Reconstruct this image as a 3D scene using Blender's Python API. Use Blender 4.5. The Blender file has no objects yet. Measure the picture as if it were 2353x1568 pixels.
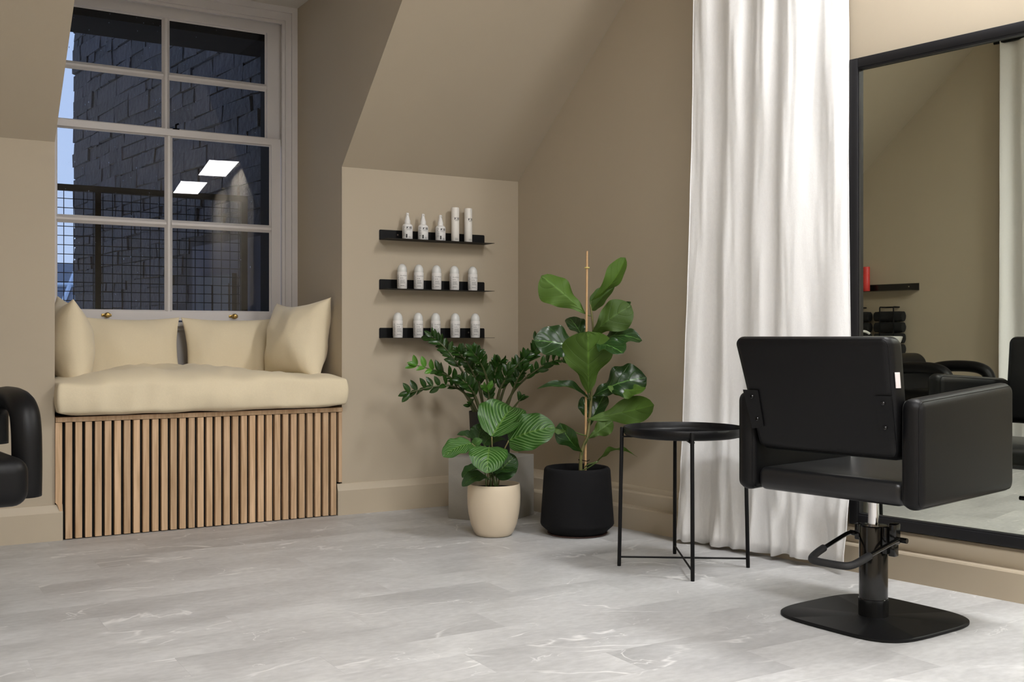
import bpy, bmesh, math, random
from mathutils import Vector, Matrix, noise
random.seed(7)
PI = math.pi
scn = bpy.context.scene
COL = scn.collection
V = Vector

# ------------------------------------------------------------------ camera, world, lights, exposure
FPX, HOR, CX0, CZ = 2480.0, 775.0, 1176.5, 0.86
cam = bpy.data.cameras.new('camera'); camo = bpy.data.objects.new('camera', cam); COL.objects.link(camo)
cam.sensor_width = 36.0; cam.lens = 36.0 * FPX / 2353.0
cam.shift_y = -(784.0 - HOR) / 2353.0
cam.clip_start = 0.02; cam.clip_end = 200
camo.location = (0, 0, CZ); camo.rotation_euler = (PI / 2, 0, 0)
scn.camera = camo

vs = scn.view_settings
vs.view_transform = 'Standard'; vs.look = 'None'; vs.gamma = 1.0; vs.use_curve_mapping = False
vs.exposure = 1.33

PANEL_STRENGTH = 17.0
SKY_STRENGTH = 0.46

world = bpy.data.worlds.new('dusk_sky'); scn.world = world; world.use_nodes = True
wn = world.node_tree.nodes; wl = world.node_tree.links
bg = wn['Background']; bg.inputs['Strength'].default_value = SKY_STRENGTH
wtc = wn.new('ShaderNodeTexCoord'); wsep = wn.new('ShaderNodeSeparateXYZ'); wramp = wn.new('ShaderNodeValToRGB')
wnoise = wn.new('ShaderNodeTexNoise'); wnoise.inputs['Scale'].default_value = 2.2; wnoise.inputs['Detail'].default_value = 5
wadd = wn.new('ShaderNodeMath'); wadd.operation = 'MULTIPLY_ADD'; wadd.inputs[1].default_value = 0.25
wl.new(wtc.outputs['Generated'], wsep.inputs[0]); wl.new(wtc.outputs['Generated'], wnoise.inputs['Vector'])
wl.new(wnoise.outputs['Fac'], wadd.inputs[0]); wl.new(wsep.outputs['Z'], wadd.inputs[2])
wl.new(wadd.outputs[0], wramp.inputs[0]); wl.new(wramp.outputs[0], bg.inputs['Color'])
wramp.color_ramp.elements[0].position = 0.05; wramp.color_ramp.elements[0].color = (.60, .74, 1, 1)
wramp.color_ramp.elements[1].position = 0.75; wramp.color_ramp.elements[1].color = (.40, .56, .95, 1)

# ------------------------------------------------------------------ frames of reference
C2 = V((.0323, 5.73)); U1 = V((.8596, .5111)).normalized(); N1 = V((U1.y, -U1.x))
F1 = Matrix.Translation((C2.x, C2.y, 0)) @ Matrix.Rotation(math.atan2(U1.y, U1.x), 4, 'Z')   # local x = u, local y = into the wall
N2 = V((.77, .638)).normalized(); E2 = V((-N2.y, N2.x))
P2 = N2 * 3.4836
F2 = Matrix.Translation((P2.x, P2.y, 0)) @ Matrix.Rotation(math.atan2(E2.y, E2.x), 4, 'Z')   # local x = e, local y = into the room
P3 = N2 * -.14
F3 = Matrix.Translation((P3.x, P3.y, 0)) @ Matrix.Rotation(math.atan2(-E2.y, -E2.x), 4, 'Z')  # local x = -e, local y = into the room

def T(x, y, z): return Matrix.Translation((x, y, z))
def RZ(a): return Matrix.Rotation(a, 4, 'Z')
def RX(a): return Matrix.Rotation(a, 4, 'X')
def RY(a): return Matrix.Rotation(a, 4, 'Y')
def at(px, py, Y): return V(((px - CX0) / FPX * Y, Y, CZ + (HOR - py) / FPX * Y))

# ------------------------------------------------------------------ materials
def nodes(m): return m.node_tree.nodes, m.node_tree.links
def mat(name, col, rough=.5, metal=0, bump=0, bscale=200, spec=.5, var=0, vscale=6, coat=0, bdist=.002, sss=0, rvar=0):
    m = bpy.data.materials.new(name); m.use_nodes = True
    n, l = nodes(m); b = n['Principled BSDF']
    b.inputs['Base Color'].default_value = (*col, 1); b.inputs['Roughness'].default_value = rough
    b.inputs['Metallic'].default_value = metal; b.inputs['Specular IOR Level'].default_value = spec
    b.inputs['Coat Weight'].default_value = coat
    tc = n.new('ShaderNodeTexCoord')
    if bump:
        t = n.new('ShaderNodeTexNoise'); t.inputs['Scale'].default_value = bscale; t.inputs['Detail'].default_value = 4
        bp = n.new('ShaderNodeBump'); bp.inputs['Strength'].default_value = bump; bp.inputs['Distance'].default_value = bdist
        l.new(tc.outputs['Object'], t.inputs['Vector']); l.new(t.outputs['Fac'], bp.inputs['Height']); l.new(bp.outputs[0], b.inputs['Normal'])
    if var:
        t = n.new('ShaderNodeTexNoise'); t.inputs['Scale'].default_value = vscale; t.inputs['Detail'].default_value = 6
        mx = n.new('ShaderNodeMix'); mx.data_type = 'RGBA'
        mx.inputs[6].default_value = (*[c * (1 - var) for c in col], 1); mx.inputs[7].default_value = (*[min(1, c * (1 + var)) for c in col], 1)
        l.new(tc.outputs['Object'], t.inputs['Vector']); l.new(t.outputs['Fac'], mx.inputs[0]); l.new(mx.outputs[2], b.inputs['Base Color'])
    return m

M = {}
M['wall'] = mat('wall_paint', (.455, .390, .298), .85, bump=.35, bscale=420, var=.03, vscale=2.5, spec=.25, bdist=.0006)
M['skirt'] = mat('skirting_paint', (.49, .418, .315), .5, bump=.15, bscale=30, var=.03, spec=.4)
M['ceil'] = mat('ceiling_paint', (.58, .54, .49), .9, bump=.2, bscale=300, spec=.2, bdist=.0006)
M['white'] = mat('white_gloss_paint', (.60, .57, .56), .4, bump=.15, bscale=60, var=.03)
M['black_metal'] = mat('black_powder_coat', (.004, .004, .0045), .5, bump=.1, bscale=900, bdist=.0003, spec=.2)
M['tray'] = mat('black_tray_metal', (.004, .004, .0045), .38, spec=.22)
M['frame'] = mat('black_mirror_frame', (.010, .010, .012), .45, spec=.35)
M['rubber'] = mat('black_rubber', (.012, .012, .013), .6, bump=.3, bscale=250)
M['gloss_black'] = mat('gloss_black_lacquer', (.006, .006, .006), .12)
M['chrome'] = mat('chrome', (.75, .75, .76), .16, metal=1)
M['brass'] = mat('brass', (.40, .27, .09), .3, metal=1)
M['leather'] = mat('black_leatherette', (.0040, .0039, .0044), .43, bump=.25, bscale=480, spec=.22, bdist=.0008)
M['seat_leather'] = mat('black_seat_leatherette', (.009, .009, .010), .34, bump=.2, bscale=480, spec=.5, bdist=.0006)
M['tag'] = mat('white_cloth_tag', (.8, .74, .74), .8, bump=.2, bscale=500)
M['felt'] = mat('black_felt', (.004, .004, .004), .95, bump=.3, bscale=600)
M['concrete'] = mat('pale_concrete', (.36, .345, .31), .8, bump=.4, bscale=90, var=.10, vscale=14)
M['pot_black'] = mat('matt_black_pot', (.0065, .0065, .0075), .85, bump=.5, bscale=260, bdist=.0015, spec=.2)
M['pot_inner'] = mat('charcoal_pot', (.012, .011, .010), .7, bump=.2, bscale=200)
M['pot_cream'] = mat('cream_ceramic', (.66, .56, .42), .42, bump=.05, bscale=120, var=.02)
M['soil'] = mat('potting_soil', (.02, .014, .009), .95, bump=1, bscale=120, bdist=.01, var=.4, vscale=80)
M['stake'] = mat('bamboo_stake', (.50, .31, .15), .55, bump=.2, bscale=80, var=.12, vscale=20)
M['tie'] = mat('pale_ring', (.6, .5, .16), .5, bump=.05)
M['stem_green'] = mat('green_stem', (.07, .11, .025), .5, var=.2, vscale=30, bump=.1, bscale=80)
M['stem_zz'] = mat('mottled_stem', (.075, .085, .03), .5, var=.35, vscale=70, bump=.1, bscale=80)
M['stem_brown'] = mat('woody_stem', (.12, .11, .035), .6, var=.35, vscale=50, bump=.4, bscale=70)
M['petiole'] = mat('pinkish_petiole', (.20, .17, .07), .5, var=.3, vscale=30, bump=.05)
M['bottle_white'] = mat('white_plastic', (.74, .73, .72), .38, bump=.03, bscale=200)
M['bottle_cream'] = mat('warm_white_plastic', (.74, .71, .66), .4, bump=.03, bscale=200)
M['label'] = mat('white_paper_label', (.72, .70, .68), .5, bump=.05, bscale=300)
M['ink'] = mat('black_ink', (.01, .01, .012), .6, bump=.02)
M['ink_grey'] = mat('grey_ink', (.16, .155, .15), .6, bump=.02)
M['red'] = mat('red_plastic', (.72, .055, .05), .4, bump=.03)
M['towel'] = mat('black_towel', (.012, .012, .012), 1.0, bump=1, bscale=350, bdist=.004)
M['ceramic'] = mat('white_ceramic', (.78, .78, .76), .15, bump=.02)
M['hose'] = mat('steel_screw', (.5, .45, .4), .3, metal=1)
M['slate'] = mat('wet_slate_roof', (.10, .13, .17), .45, bump=.5, bscale=10, var=.25, vscale=4)
M['roof_light'] = mat('pale_roof_metal', (.5, .6, .72), .4, bump=.1)
M['iron'] = mat('black_iron', (.002, .002, .0025), .9, bump=.2, bscale=60, spec=.1)
M['mortar'] = mat('dark_mortar', (.012, .0105, .013), .95, bump=.8, bscale=30, var=.3, vscale=9, bdist=.01)
M['render_grey'] = mat('grey_cement_render', (.045, .041, .052), .9, bump=.4, bscale=20, var=.15, vscale=6)
M['door_dark'] = mat('dark_timber_door', (.010, .006, .007), .6, bump=.3, bscale=20, var=.3, vscale=9)
M['screw'] = mat('steel_bolt', (.3, .3, .3), .3, metal=1)

def fabric(name, col, weave=900, rough=.9, sheen=.2, trans=0):
    m = mat(name, col, rough, spec=.2); n, l = nodes(m); b = n['Principled BSDF']
    tc = n.new('ShaderNodeTexCoord'); mp = n.new('ShaderNodeMapping')
    l.new(tc.outputs['Object'], mp.inputs[0])
    hs = []
    for sc in ((weave * .12, weave * 1.2, weave * .12), (weave * 1.0, weave * .1, weave * 1.0)):
        v = n.new('ShaderNodeVectorMath'); v.operation = 'MULTIPLY'; v.inputs[1].default_value = sc
        t = n.new('ShaderNodeTexNoise'); t.inputs['Scale'].default_value = 1; t.inputs['Detail'].default_value = 2
        l.new(mp.outputs[0], v.inputs[0]); l.new(v.outputs[0], t.inputs['Vector']); hs.append(t)
    a = n.new('ShaderNodeMath'); a.operation = 'ADD'; l.new(hs[0].outputs['Fac'], a.inputs[0]); l.new(hs[1].outputs['Fac'], a.inputs[1])
    bp = n.new('ShaderNodeBump'); bp.inputs['Strength'].default_value = .35; bp.inputs['Distance'].default_value = .001
    l.new(a.outputs[0], bp.inputs['Height']); l.new(bp.outputs[0], b.inputs['Normal'])
    mx = n.new('ShaderNodeMix'); mx.data_type = 'RGBA'
    mx.inputs[6].default_value = (*[c * .90 for c in col], 1); mx.inputs[7].default_value = (*[min(1, c * 1.08) for c in col], 1)
    h = n.new('ShaderNodeMath'); h.operation = 'MULTIPLY'; h.inputs[1].default_value = .5
    l.new(a.outputs[0], h.inputs[0]); l.new(h.outputs[0], mx.inputs[0]); l.new(mx.outputs[2], b.inputs['Base Color'])
    b.inputs['Sheen Weight'].default_value = sheen
    return m
M['cushion'] = fabric('cream_linen', (.76, .66, .475))
M['curtain'] = fabric('white_curtain_cloth', (.83, .825, .82), weave=500, sheen=.1)

# oak slats
def oak(name):
    m = mat(name, (.4, .25, .13), .5, spec=.3); n, l = nodes(m); b = n['Principled BSDF']
    tc = n.new('ShaderNodeTexCoord'); oi = n.new('ShaderNodeObjectInfo')
    v = n.new('ShaderNodeVectorMath'); v.operation = 'MULTIPLY'; v.inputs[1].default_value = (60, 60, 3.2)
    a = n.new('ShaderNodeVectorMath'); a.operation = 'ADD'; r = n.new('ShaderNodeMath'); r.operation = 'MULTIPLY'; r.inputs[1].default_value = 60
    l.new(oi.outputs['Random'], r.inputs[0]); l.new(tc.outputs['Object'], v.inputs[0]); l.new(v.outputs[0], a.inputs[0]); l.new(r.outputs[0], a.inputs[1])
    t = n.new('ShaderNodeTexNoise'); t.inputs['Scale'].default_value = 1; t.inputs['Detail'].default_value = 6; t.inputs['Distortion'].default_value = .8
    l.new(a.outputs[0], t.inputs['Vector'])
    rp = n.new('ShaderNodeValToRGB'); rp.color_ramp.elements[0].position = .32; rp.color_ramp.elements[0].color = (.46, .30, .17, 1)
    rp.color_ramp.elements[1].position = .68; rp.color_ramp.elements[1].color = (.67, .47, .30, 1)
    l.new(t.outputs['Fac'], rp.inputs[0])
    hv = n.new('ShaderNodeHueSaturation'); mr = n.new('ShaderNodeMapRange'); mr.inputs[3].default_value = .86; mr.inputs[4].default_value = 1.14
    l.new(oi.outputs['Random'], mr.inputs[0]); l.new(mr.outputs[0], hv.inputs['Value']); l.new(rp.outputs[0], hv.inputs['Color']); l.new(hv.outputs[0], b.inputs['Base Color'])
    bp = n.new('ShaderNodeBump'); bp.inputs['Strength'].default_value = .2; bp.inputs['Distance'].default_value = .001
    l.new(t.outputs['Fac'], bp.inputs['Height']); l.new(bp.outputs[0], b.inputs['Normal'])
    return m
M['oak'] = oak('oak_veneer')

# stone look vinyl planks
def floor_mat():
    m = mat('stone_vinyl', (.5, .5, .5), .42, spec=.4); n, l = nodes(m); b = n['Principled BSDF']
    tc = n.new('ShaderNodeTexCoord'); oi = n.new('ShaderNodeObjectInfo')
    r = n.new('ShaderNodeMath'); r.operation = 'MULTIPLY'; r.inputs[1].default_value = 37
    rs = n.new('ShaderNodeMath'); rs.operation = 'MULTIPLY'; rs.inputs[1].default_value = .25
    cmb = n.new('ShaderNodeCombineXYZ'); l.new(oi.outputs['Random'], r.inputs[0])
    l.new(r.outputs[0], cmb.inputs[2])
    st = n.new('ShaderNodeVectorMath'); st.operation = 'MULTIPLY'; st.inputs[1].default_value = (.55, 1, 1)
    a = n.new('ShaderNodeVectorMath'); a.operation = 'ADD'
    l.new(tc.outputs['Object'], st.inputs[0]); l.new(st.outputs[0], a.inputs[0]); l.new(cmb.outputs[0], a.inputs[1])
    def nz(scale, det, dist=0, src=a):
        t = n.new('ShaderNodeTexNoise'); t.inputs['Scale'].default_value = scale; t.inputs['Detail'].default_value = det; t.inputs['Distortion'].default_value = dist
        l.new(src.outputs[0], t.inputs['Vector']); return t
    t1 = nz(3.0, 8, .6); t2 = nz(55, 5)
    rp = n.new('ShaderNodeValToRGB'); rp.color_ramp.elements[0].position = .33; rp.color_ramp.elements[0].color = (.385, .382, .381, 1)
    rp.color_ramp.elements[1].position = .68; rp.color_ramp.elements[1].color = (.55, .548, .545, 1)
    l.new(t1.outputs['Fac'], rp.inputs[0])
    # fine grain
    mg = n.new('ShaderNodeMix'); mg.data_type = 'RGBA'; mg.blend_type = 'OVERLAY'; mg.inputs[0].default_value = .22
    l.new(rp.outputs[0], mg.inputs[6]); l.new(t2.outputs['Fac'], mg.inputs[7])
    # veins : thin band where a noise crosses its mean, broken by another noise
    def vein(scale, width, gate, dist):
        t = nz(scale, 5, dist)
        s = n.new('ShaderNodeMath'); s.operation = 'SUBTRACT'; s.inputs[1].default_value = .5; l.new(t.outputs['Fac'], s.inputs[0])
        ab = n.new('ShaderNodeMath'); ab.operation = 'ABSOLUTE'; l.new(s.outputs[0], ab.inputs[0])
        mr = n.new('ShaderNodeMapRange'); mr.inputs[1].default_value = 0; mr.inputs[2].default_value = width; mr.inputs[3].default_value = 1; mr.inputs[4].default_value = 0
        l.new(ab.outputs[0], mr.inputs[0])
        g = nz(scale * 1.7 + 1.3, 3); gr = n.new('ShaderNodeMapRange'); gr.inputs[1].default_value = gate; gr.inputs[2].default_value = gate + .1
        l.new(g.outputs['Fac'], gr.inputs[0])
        mu = n.new('ShaderNodeMath'); mu.operation = 'MULTIPLY'; l.new(mr.outputs[0], mu.inputs[0]); l.new(gr.outputs[0], mu.inputs[1]); return mu
    v1 = vein(1.5, .009, .47, 1.2); v2 = vein(3.0, .008, .55, 1.8)
    mxv = n.new('ShaderNodeMath'); mxv.operation = 'MAXIMUM'; l.new(v1.outputs[0], mxv.inputs[0]); l.new(v2.outputs[0], mxv.inputs[1])
    sc = n.new('ShaderNodeMath'); sc.operation = 'MULTIPLY'; sc.inputs[1].default_value = .8; l.new(mxv.outputs[0], sc.inputs[0])
    mv = n.new('ShaderNodeMix'); mv.data_type = 'RGBA'; mv.inputs[7].default_value = (.76, .75, .74, 1)
    l.new(sc.outputs[0], mv.inputs[0]); l.new(mg.outputs[2], mv.inputs[6])
    # per plank tone
    hv = n.new('ShaderNodeHueSaturation'); mr = n.new('ShaderNodeMapRange'); mr.inputs[3].default_value = .95; mr.inputs[4].default_value = 1.05
    l.new(oi.outputs['Random'], mr.inputs[0]); l.new(mr.outputs[0], hv.inputs['Value']); l.new(mv.outputs[2], hv.inputs['Color']); l.new(hv.outputs[0], b.inputs['Base Color'])
    rr = n.new('ShaderNodeMapRange'); rr.inputs[3].default_value = .34; rr.inputs[4].default_value = .5
    l.new(t1.outputs['Fac'], rr.inputs[0]); l.new(rr.outputs[0], b.inputs['Roughness'])
    bp = n.new('ShaderNodeBump'); bp.inputs['Strength'].default_value = .12; bp.inputs['Distance'].default_value = .001
    l.new(t2.outputs['Fac'], bp.inputs['Height']); l.new(bp.outputs[0], b.inputs['Normal'])
    return m
M['floor'] = floor_mat()

# exterior stone with a tone of its own per stone
def stone_mat():
    m = mat('dark_rubble_stone', (.1, .09, .09), .85, bump=.9, bscale=22, bdist=.02); n, l = nodes(m); b = n['Principled BSDF']
    oi = n.new('ShaderNodeObjectInfo'); tc = n.new('ShaderNodeTexCoord'); t = n.new('ShaderNodeTexNoise'); t.inputs['Scale'].default_value = 5; t.inputs['Detail'].default_value = 6
    l.new(tc.outputs['Object'], t.inputs['Vector'])
    rp = n.new('ShaderNodeValToRGB'); rp.color_ramp.elements[0].color = (.004, .0038, .0058, 1); rp.color_ramp.elements[1].color = (.030, .025, .029, 1)
    mx = n.new('ShaderNodeMath'); mx.operation = 'MULTIPLY_ADD'; mx.inputs[1].default_value = .6
    sb = n.new('ShaderNodeMath'); sb.operation = 'MULTIPLY'; sb.inputs[1].default_value = .4; l.new(oi.outputs['Random'], mx.inputs[0]); l.new(t.outputs['Fac'], sb.inputs[0]); l.new(sb.outputs[0], mx.inputs[2])
    l.new(mx.outputs[0], rp.inputs[0]); l.new(rp.outputs[0], b.inputs['Base Color'])
    return m
M['stone'] = stone_mat()

def glass_mat():
    m = bpy.data.materials.new('window_glass'); m.use_nodes = True; n, l = nodes(m); n.remove(n['Principled BSDF'])
    out = n['Material Output']; tr = n.new('ShaderNodeBsdfTransparent'); gl = n.new('ShaderNodeBsdfGlossy'); mx = n.new('ShaderNodeMixShader'); fr = n.new('ShaderNodeFresnel')
    tr.inputs[0].default_value = (.86, .88, .9, 1); gl.inputs['Roughness'].default_value = 0.0; fr.inputs['IOR'].default_value = 1.44
    l.new(fr.outputs[0], mx.inputs[0]); l.new(tr.outputs[0], mx.inputs[1]); l.new(gl.outputs[0], mx.inputs[2]); l.new(mx.outputs[0], out.inputs[0])
    return m
M['glass'] = glass_mat()
M['drop'] = mat('rain_drop', (.35, .42, .55), .1)
M['mirror'] = mat('mirror_glass', (.74, .765, .68), .008, metal=1)
M['frost'] = mat('frosted_cap', (.66, .66, .64), .25, coat=.3)

def emit(name, col, s):
    m = bpy.data.materials.new(name); m.use_nodes = True; n, l = nodes(m); b = n['Principled BSDF']
    b.inputs['Emission Color'].default_value = (*col, 1); b.inputs['Emission Strength'].default_value = s; b.inputs['Base Color'].default_value = (.8, .8, .8, 1)
    return m
M['panel_light'] = emit('led_diffuser', (.985, .99, 1.0), PANEL_STRENGTH)

# leaf materials: the two faces of a leaf differ; ribs follow the leaf's own uv
def leaf_mat(name, top, under, veins, vcol, rough, count=6, slant=.35, vw=.06, stripe=None):
    m = mat(name, top, rough, spec=.5); n, l = nodes(m); b = n['Principled BSDF']
    uv = n.new('ShaderNodeUVMap'); sp = n.new('ShaderNodeSeparateXYZ'); l.new(uv.outputs[0], sp.inputs[0])
    def math_(op, a, c=None, v=None):
        x = n.new('ShaderNodeMath'); x.operation = op
        l.new(a, x.inputs[0])
        if c is not None: l.new(c, x.inputs[1])
        if v is not None: x.inputs[1].default_value = v
        return x.outputs[0]
    s = math_('SUBTRACT', sp.outputs[0], v=.5); s = math_('ABSOLUTE', s); s = math_('MULTIPLY', s, v=2.0)
    bend = math_('POWER', s, v=1.25)
    ph = math_('SUBTRACT', sp.outputs[1], math_('MULTIPLY', bend, v=slant))
    ph = math_('MULTIPLY', ph, v=float(count))
    if stripe:
        wv = math_('SINE', math_('MULTIPLY', ph, v=2 * PI)); k = n.new('ShaderNodeMapRange'); k.inputs[1].default_value = -.1; k.inputs[2].default_value = .85; l.new(wv, k.inputs[0]); fac = k.outputs[0]
        edge = n.new('ShaderNodeMapRange'); edge.inputs[1].default_value = .80; edge.inputs[2].default_value = .97; edge.inputs[3].default_value = 1; edge.inputs[4].default_value = 0; l.new(s, edge.inputs[0])
        fac = math_('MULTIPLY', fac, edge.outputs[0])
    else:
        fr = math_('FRACT', ph); fr = math_('SUBTRACT', fr, v=.5); fr = math_('ABSOLUTE', fr)
        k = n.new('ShaderNodeMapRange'); k.inputs[1].default_value = 0; k.inputs[2].default_value = vw; k.inputs[3].default_value = .8; k.inputs[4].default_value = 0; l.new(fr, k.inputs[0]); fac = k.outputs[0]
    k2 = n.new('ShaderNodeMapRange'); k2.inputs[1].default_value = .015; k2.inputs[2].default_value = .05; k2.inputs[3].default_value = 1; k2.inputs[4].default_value = 0; l.new(s, k2.inputs[0])
    mid = k2.outputs[0]
    geo = n.new('ShaderNodeNewGeometry'); oi = n.new('ShaderNodeObjectInfo')
    hs = n.new('ShaderNodeHueSaturation'); mr = n.new('ShaderNodeMapRange'); mr.inputs[3].default_value = .75; mr.inputs[4].default_value = 1.25
    l.new(oi.outputs['Random'], mr.inputs[0]); l.new(mr.outputs[0], hs.inputs['Value'])
    mt = n.new('ShaderNodeMix'); mt.data_type = 'RGBA'; mt.inputs[6].default_value = (*top, 1); mt.inputs[7].default_value = (*vcol, 1)
    sc = math_('MULTIPLY', fac, v=veins); l.new(sc, mt.inputs[0])
    mm = n.new('ShaderNodeMix'); mm.data_type = 'RGBA'; l.new(mt.outputs[2], mm.inputs[6]); mm.inputs[7].default_value = (*[min(1, c * 1.5) for c in vcol], 1) if not stripe else (.10, .20, .03, 1)
    msc = math_('MULTIPLY', mid, v=.8); l.new(msc, mm.inputs[0])
    mu = n.new('ShaderNodeMix'); mu.data_type = 'RGBA'; l.new(geo.outputs['Backfacing'], mu.inputs[0]); l.new(mm.outputs[2], mu.inputs[6])
    mun = n.new('ShaderNodeMix'); mun.data_type = 'RGBA'; mun.inputs[6].default_value = (*under, 1); mun.inputs[7].default_value = (*[min(1, c * 1.7) for c in under], 1)
    l.new(math_('MULTIPLY', mid, v=.7), mun.inputs[0]); l.new(mun.outputs[2], mu.inputs[7])
    l.new(mu.outputs[2], hs.inputs['Color']); l.new(hs.outputs[0], b.inputs['Base Color'])
    rg = n.new('ShaderNodeMapRange'); rg.inputs[3].default_value = rough; rg.inputs[4].default_value = .62; l.new(geo.outputs['Backfacing'], rg.inputs[0]); l.new(rg.outputs[0], b.inputs['Roughness'])
    bp = n.new('ShaderNodeBump'); bp.inputs['Strength'].default_value = .5; bp.inputs['Distance'].default_value = .003
    l.new(fac, bp.inputs['Height']); l.new(bp.outputs[0], b.inputs['Normal'])
    # a little light passes through
    tl = n.new('ShaderNodeBsdfTranslucent'); tl.inputs[0].default_value = (*[min(1, c * 1.6) for c in under], 1); ms = n.new('ShaderNodeMixShader'); ms.inputs[0].default_value = .18
    l.new(b.outputs[0], ms.inputs[1]); l.new(tl.outputs[0], ms.inputs[2]); l.new(ms.outputs[0], n['Material Output'].inputs[0])
    return m
M['fiddle'] = leaf_mat('fiddle_leaf', (.014, .048, .009), (.050, .110, .010), .75, (.10, .22, .05), .30, count=5, slant=.32, vw=.05)
M['fiddle_young'] = leaf_mat('young_fiddle_leaf', (.052, .125, .010), (.055, .115, .009), .5, (.10, .20, .025), .38, count=5, slant=.32, vw=.05)
M['zz'] = leaf_mat('glossy_leaflet', (.017, .055, .007), (.035, .08, .012), .2, (.05, .12, .02), .25, count=4)
M['zz_new'] = leaf_mat('fresh_leaflet', (.07, .21, .018), (.09, .22, .03), .2, (.14, .3, .05), .3, count=4)
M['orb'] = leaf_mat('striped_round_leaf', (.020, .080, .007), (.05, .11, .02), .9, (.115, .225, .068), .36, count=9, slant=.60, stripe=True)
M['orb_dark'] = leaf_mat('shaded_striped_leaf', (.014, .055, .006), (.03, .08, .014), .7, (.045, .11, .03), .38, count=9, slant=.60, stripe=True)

# ------------------------------------------------------------------ geometry helpers
class Geo:
    def __init__(s): s.v = []; s.f = []; s.uv = None
    def add(s, vs, fs, Mx=None):
        o = len(s.v)
        s.v += [tuple((Mx @ V(p)) if Mx else p) for p in vs]; s.f += [tuple(i + o for i in f) for f in fs]; return s
    def box(s, a, b, Mx=None):
        (x0, y0, z0), (x1, y1, z1) = a, b
        vs = [(x0, y0, z0), (x1, y0, z0), (x1, y1, z0), (x0, y1, z0), (x0, y0, z1), (x1, y0, z1), (x1, y1, z1), (x0, y1, z1)]
        return s.add(vs, [(0, 3, 2, 1), (4, 5, 6, 7), (0, 1, 5, 4), (1, 2, 6, 5), (2, 3, 7, 6), (3, 0, 4, 7)], Mx)
    def prism(s, pts, off, Mx=None):
        n = len(pts); off = V(off); vs = [V(p) for p in pts] + [V(p) + off for p in pts]
        return s.add(vs, [tuple(range(n))[::-1], tuple(range(n, 2 * n))] + [(i, (i + 1) % n, n + (i + 1) % n, n + i) for i in range(n)], Mx)
    def lathe(s, prof, n=40, Mx=None, closed=False):
        vs = []; fs = []; k = len(prof)
        for i in range(n):
            a = 2 * PI * i / n
            for (r, z) in prof: vs.append((r * math.cos(a), r * math.sin(a), z))
        for i in range(n):
            j = (i + 1) % n
            for q in range(k - 1 if not closed else k):
                q2 = (q + 1) % k; fs.append((i * k + q, j * k + q, j * k + q2, i * k + q2))
        if not closed:
            if prof[0][0] > 1e-6: fs.append(tuple(i * k for i in range(n))[::-1])
            if prof[-1][0] > 1e-6: fs.append(tuple(i * k + k - 1 for i in range(n)))
        return s.add(vs, fs, Mx)
    def tube(s, pts, r, n=10, Mx=None, cap=True, closed=False):
        pts = [V(p) for p in pts]; m = len(pts); rs = r if isinstance(r, (list, tuple)) else [r] * m
        up = V((0, 0, 1)); vs = []; fs = []; prev = None
        for i, p in enumerate(pts):
            if closed: d = pts[(i + 1) % m] - pts[i - 1]
            else: d = (pts[min(i + 1, m - 1)] - pts[max(i - 1, 0)])
            d = d.normalized()
            if prev is None:
                a = up if abs(d.z) < .9 else V((1, 0, 0)); x = d.cross(a).normalized()
            else:
                x = (prev - d * prev.dot(d)).normalized()
            prev = x; y = d.cross(x)
            for k in range(n):
                t = 2 * PI * k / n; vs.append(p + (x * math.cos(t) + y * math.sin(t)) * rs[i])
        for i in range(m if closed else m - 1):
            j = (i + 1) % m
            for k in range(n): fs.append((i * n + k, i * n + (k + 1) % n, j * n + (k + 1) % n, j * n + k))
        if cap and not closed: fs += [tuple(range(n))[::-1], tuple(range((m - 1) * n, m * n))]
        return s.add(vs, fs, Mx)
    def rbox(s, a, b, r, seg=4, Mx=None, fn=None, sub=0):
        bm = bmesh.new(); bmesh.ops.create_cube(bm, size=1)
        for v in bm.verts: v.co = V([a[i] + (b[i] - a[i]) * (v.co[i] + .5) for i in range(3)])
        bmesh.ops.bevel(bm, geom=list(bm.edges), offset=r, segments=seg, profile=.5, affect='EDGES')
        if sub: bmesh.ops.subdivide_edges(bm, edges=[e for e in bm.edges if e.calc_length() > sub * 1.5], cuts=4, use_grid_fill=True)
        bm.verts.index_update()
        vs = [fn(v.co.copy()) if fn else v.co.copy() for v in bm.verts]; fs = [tuple(v.index for v in f.verts) for f in bm.faces]
        bm.free(); return s.add(vs, fs, Mx)
    def build(s, name, m, parent=None, Mx=None, smooth=40, mesh_only=False):
        me = bpy.data.meshes.new(name); me.from_pydata([tuple(v) for v in s.v], [], s.f)
        me.materials.append(m)
        bm = bmesh.new(); bm.from_mesh(me); bmesh.ops.recalc_face_normals(bm, faces=bm.faces) if s.uv is None else None; bm.to_mesh(me); bm.free()
        if s.uv is not None:
            ul = me.uv_layers.new(name='UVMap')
            for lp in me.loops: ul.data[lp.index].uv = s.uv[lp.vertex_index]
        if smooth:
            me.polygons.foreach_set('use_smooth', [True] * len(me.polygons))
            if smooth < 180: me.set_sharp_from_angle(angle=math.radians(smooth))
        me.update()
        if mesh_only: return me
        return link(name, me, parent, Mx)
def link(name, me, parent=None, Mx=None):
    o = bpy.data.objects.new(name, me); COL.objects.link(o)
    if parent is not None: o.parent = parent
    if Mx is not None: o.matrix_local = Mx
    return o
def empty(name, Mx=None, label=None, cat=None, group=None, kind=None, parent=None):
    o = bpy.data.objects.new(name, None); COL.objects.link(o); o.empty_display_size = .05
    if parent is not None: o.parent = parent
    if Mx is not None: o.matrix_local = Mx
    return tag(o, label, cat, group, kind)
def tag(o, label=None, cat=None, group=None, kind=None):
    for k, v in (('label', label), ('category', cat), ('group', group), ('kind', kind)):
        if v: o[k] = v
    return o
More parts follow.
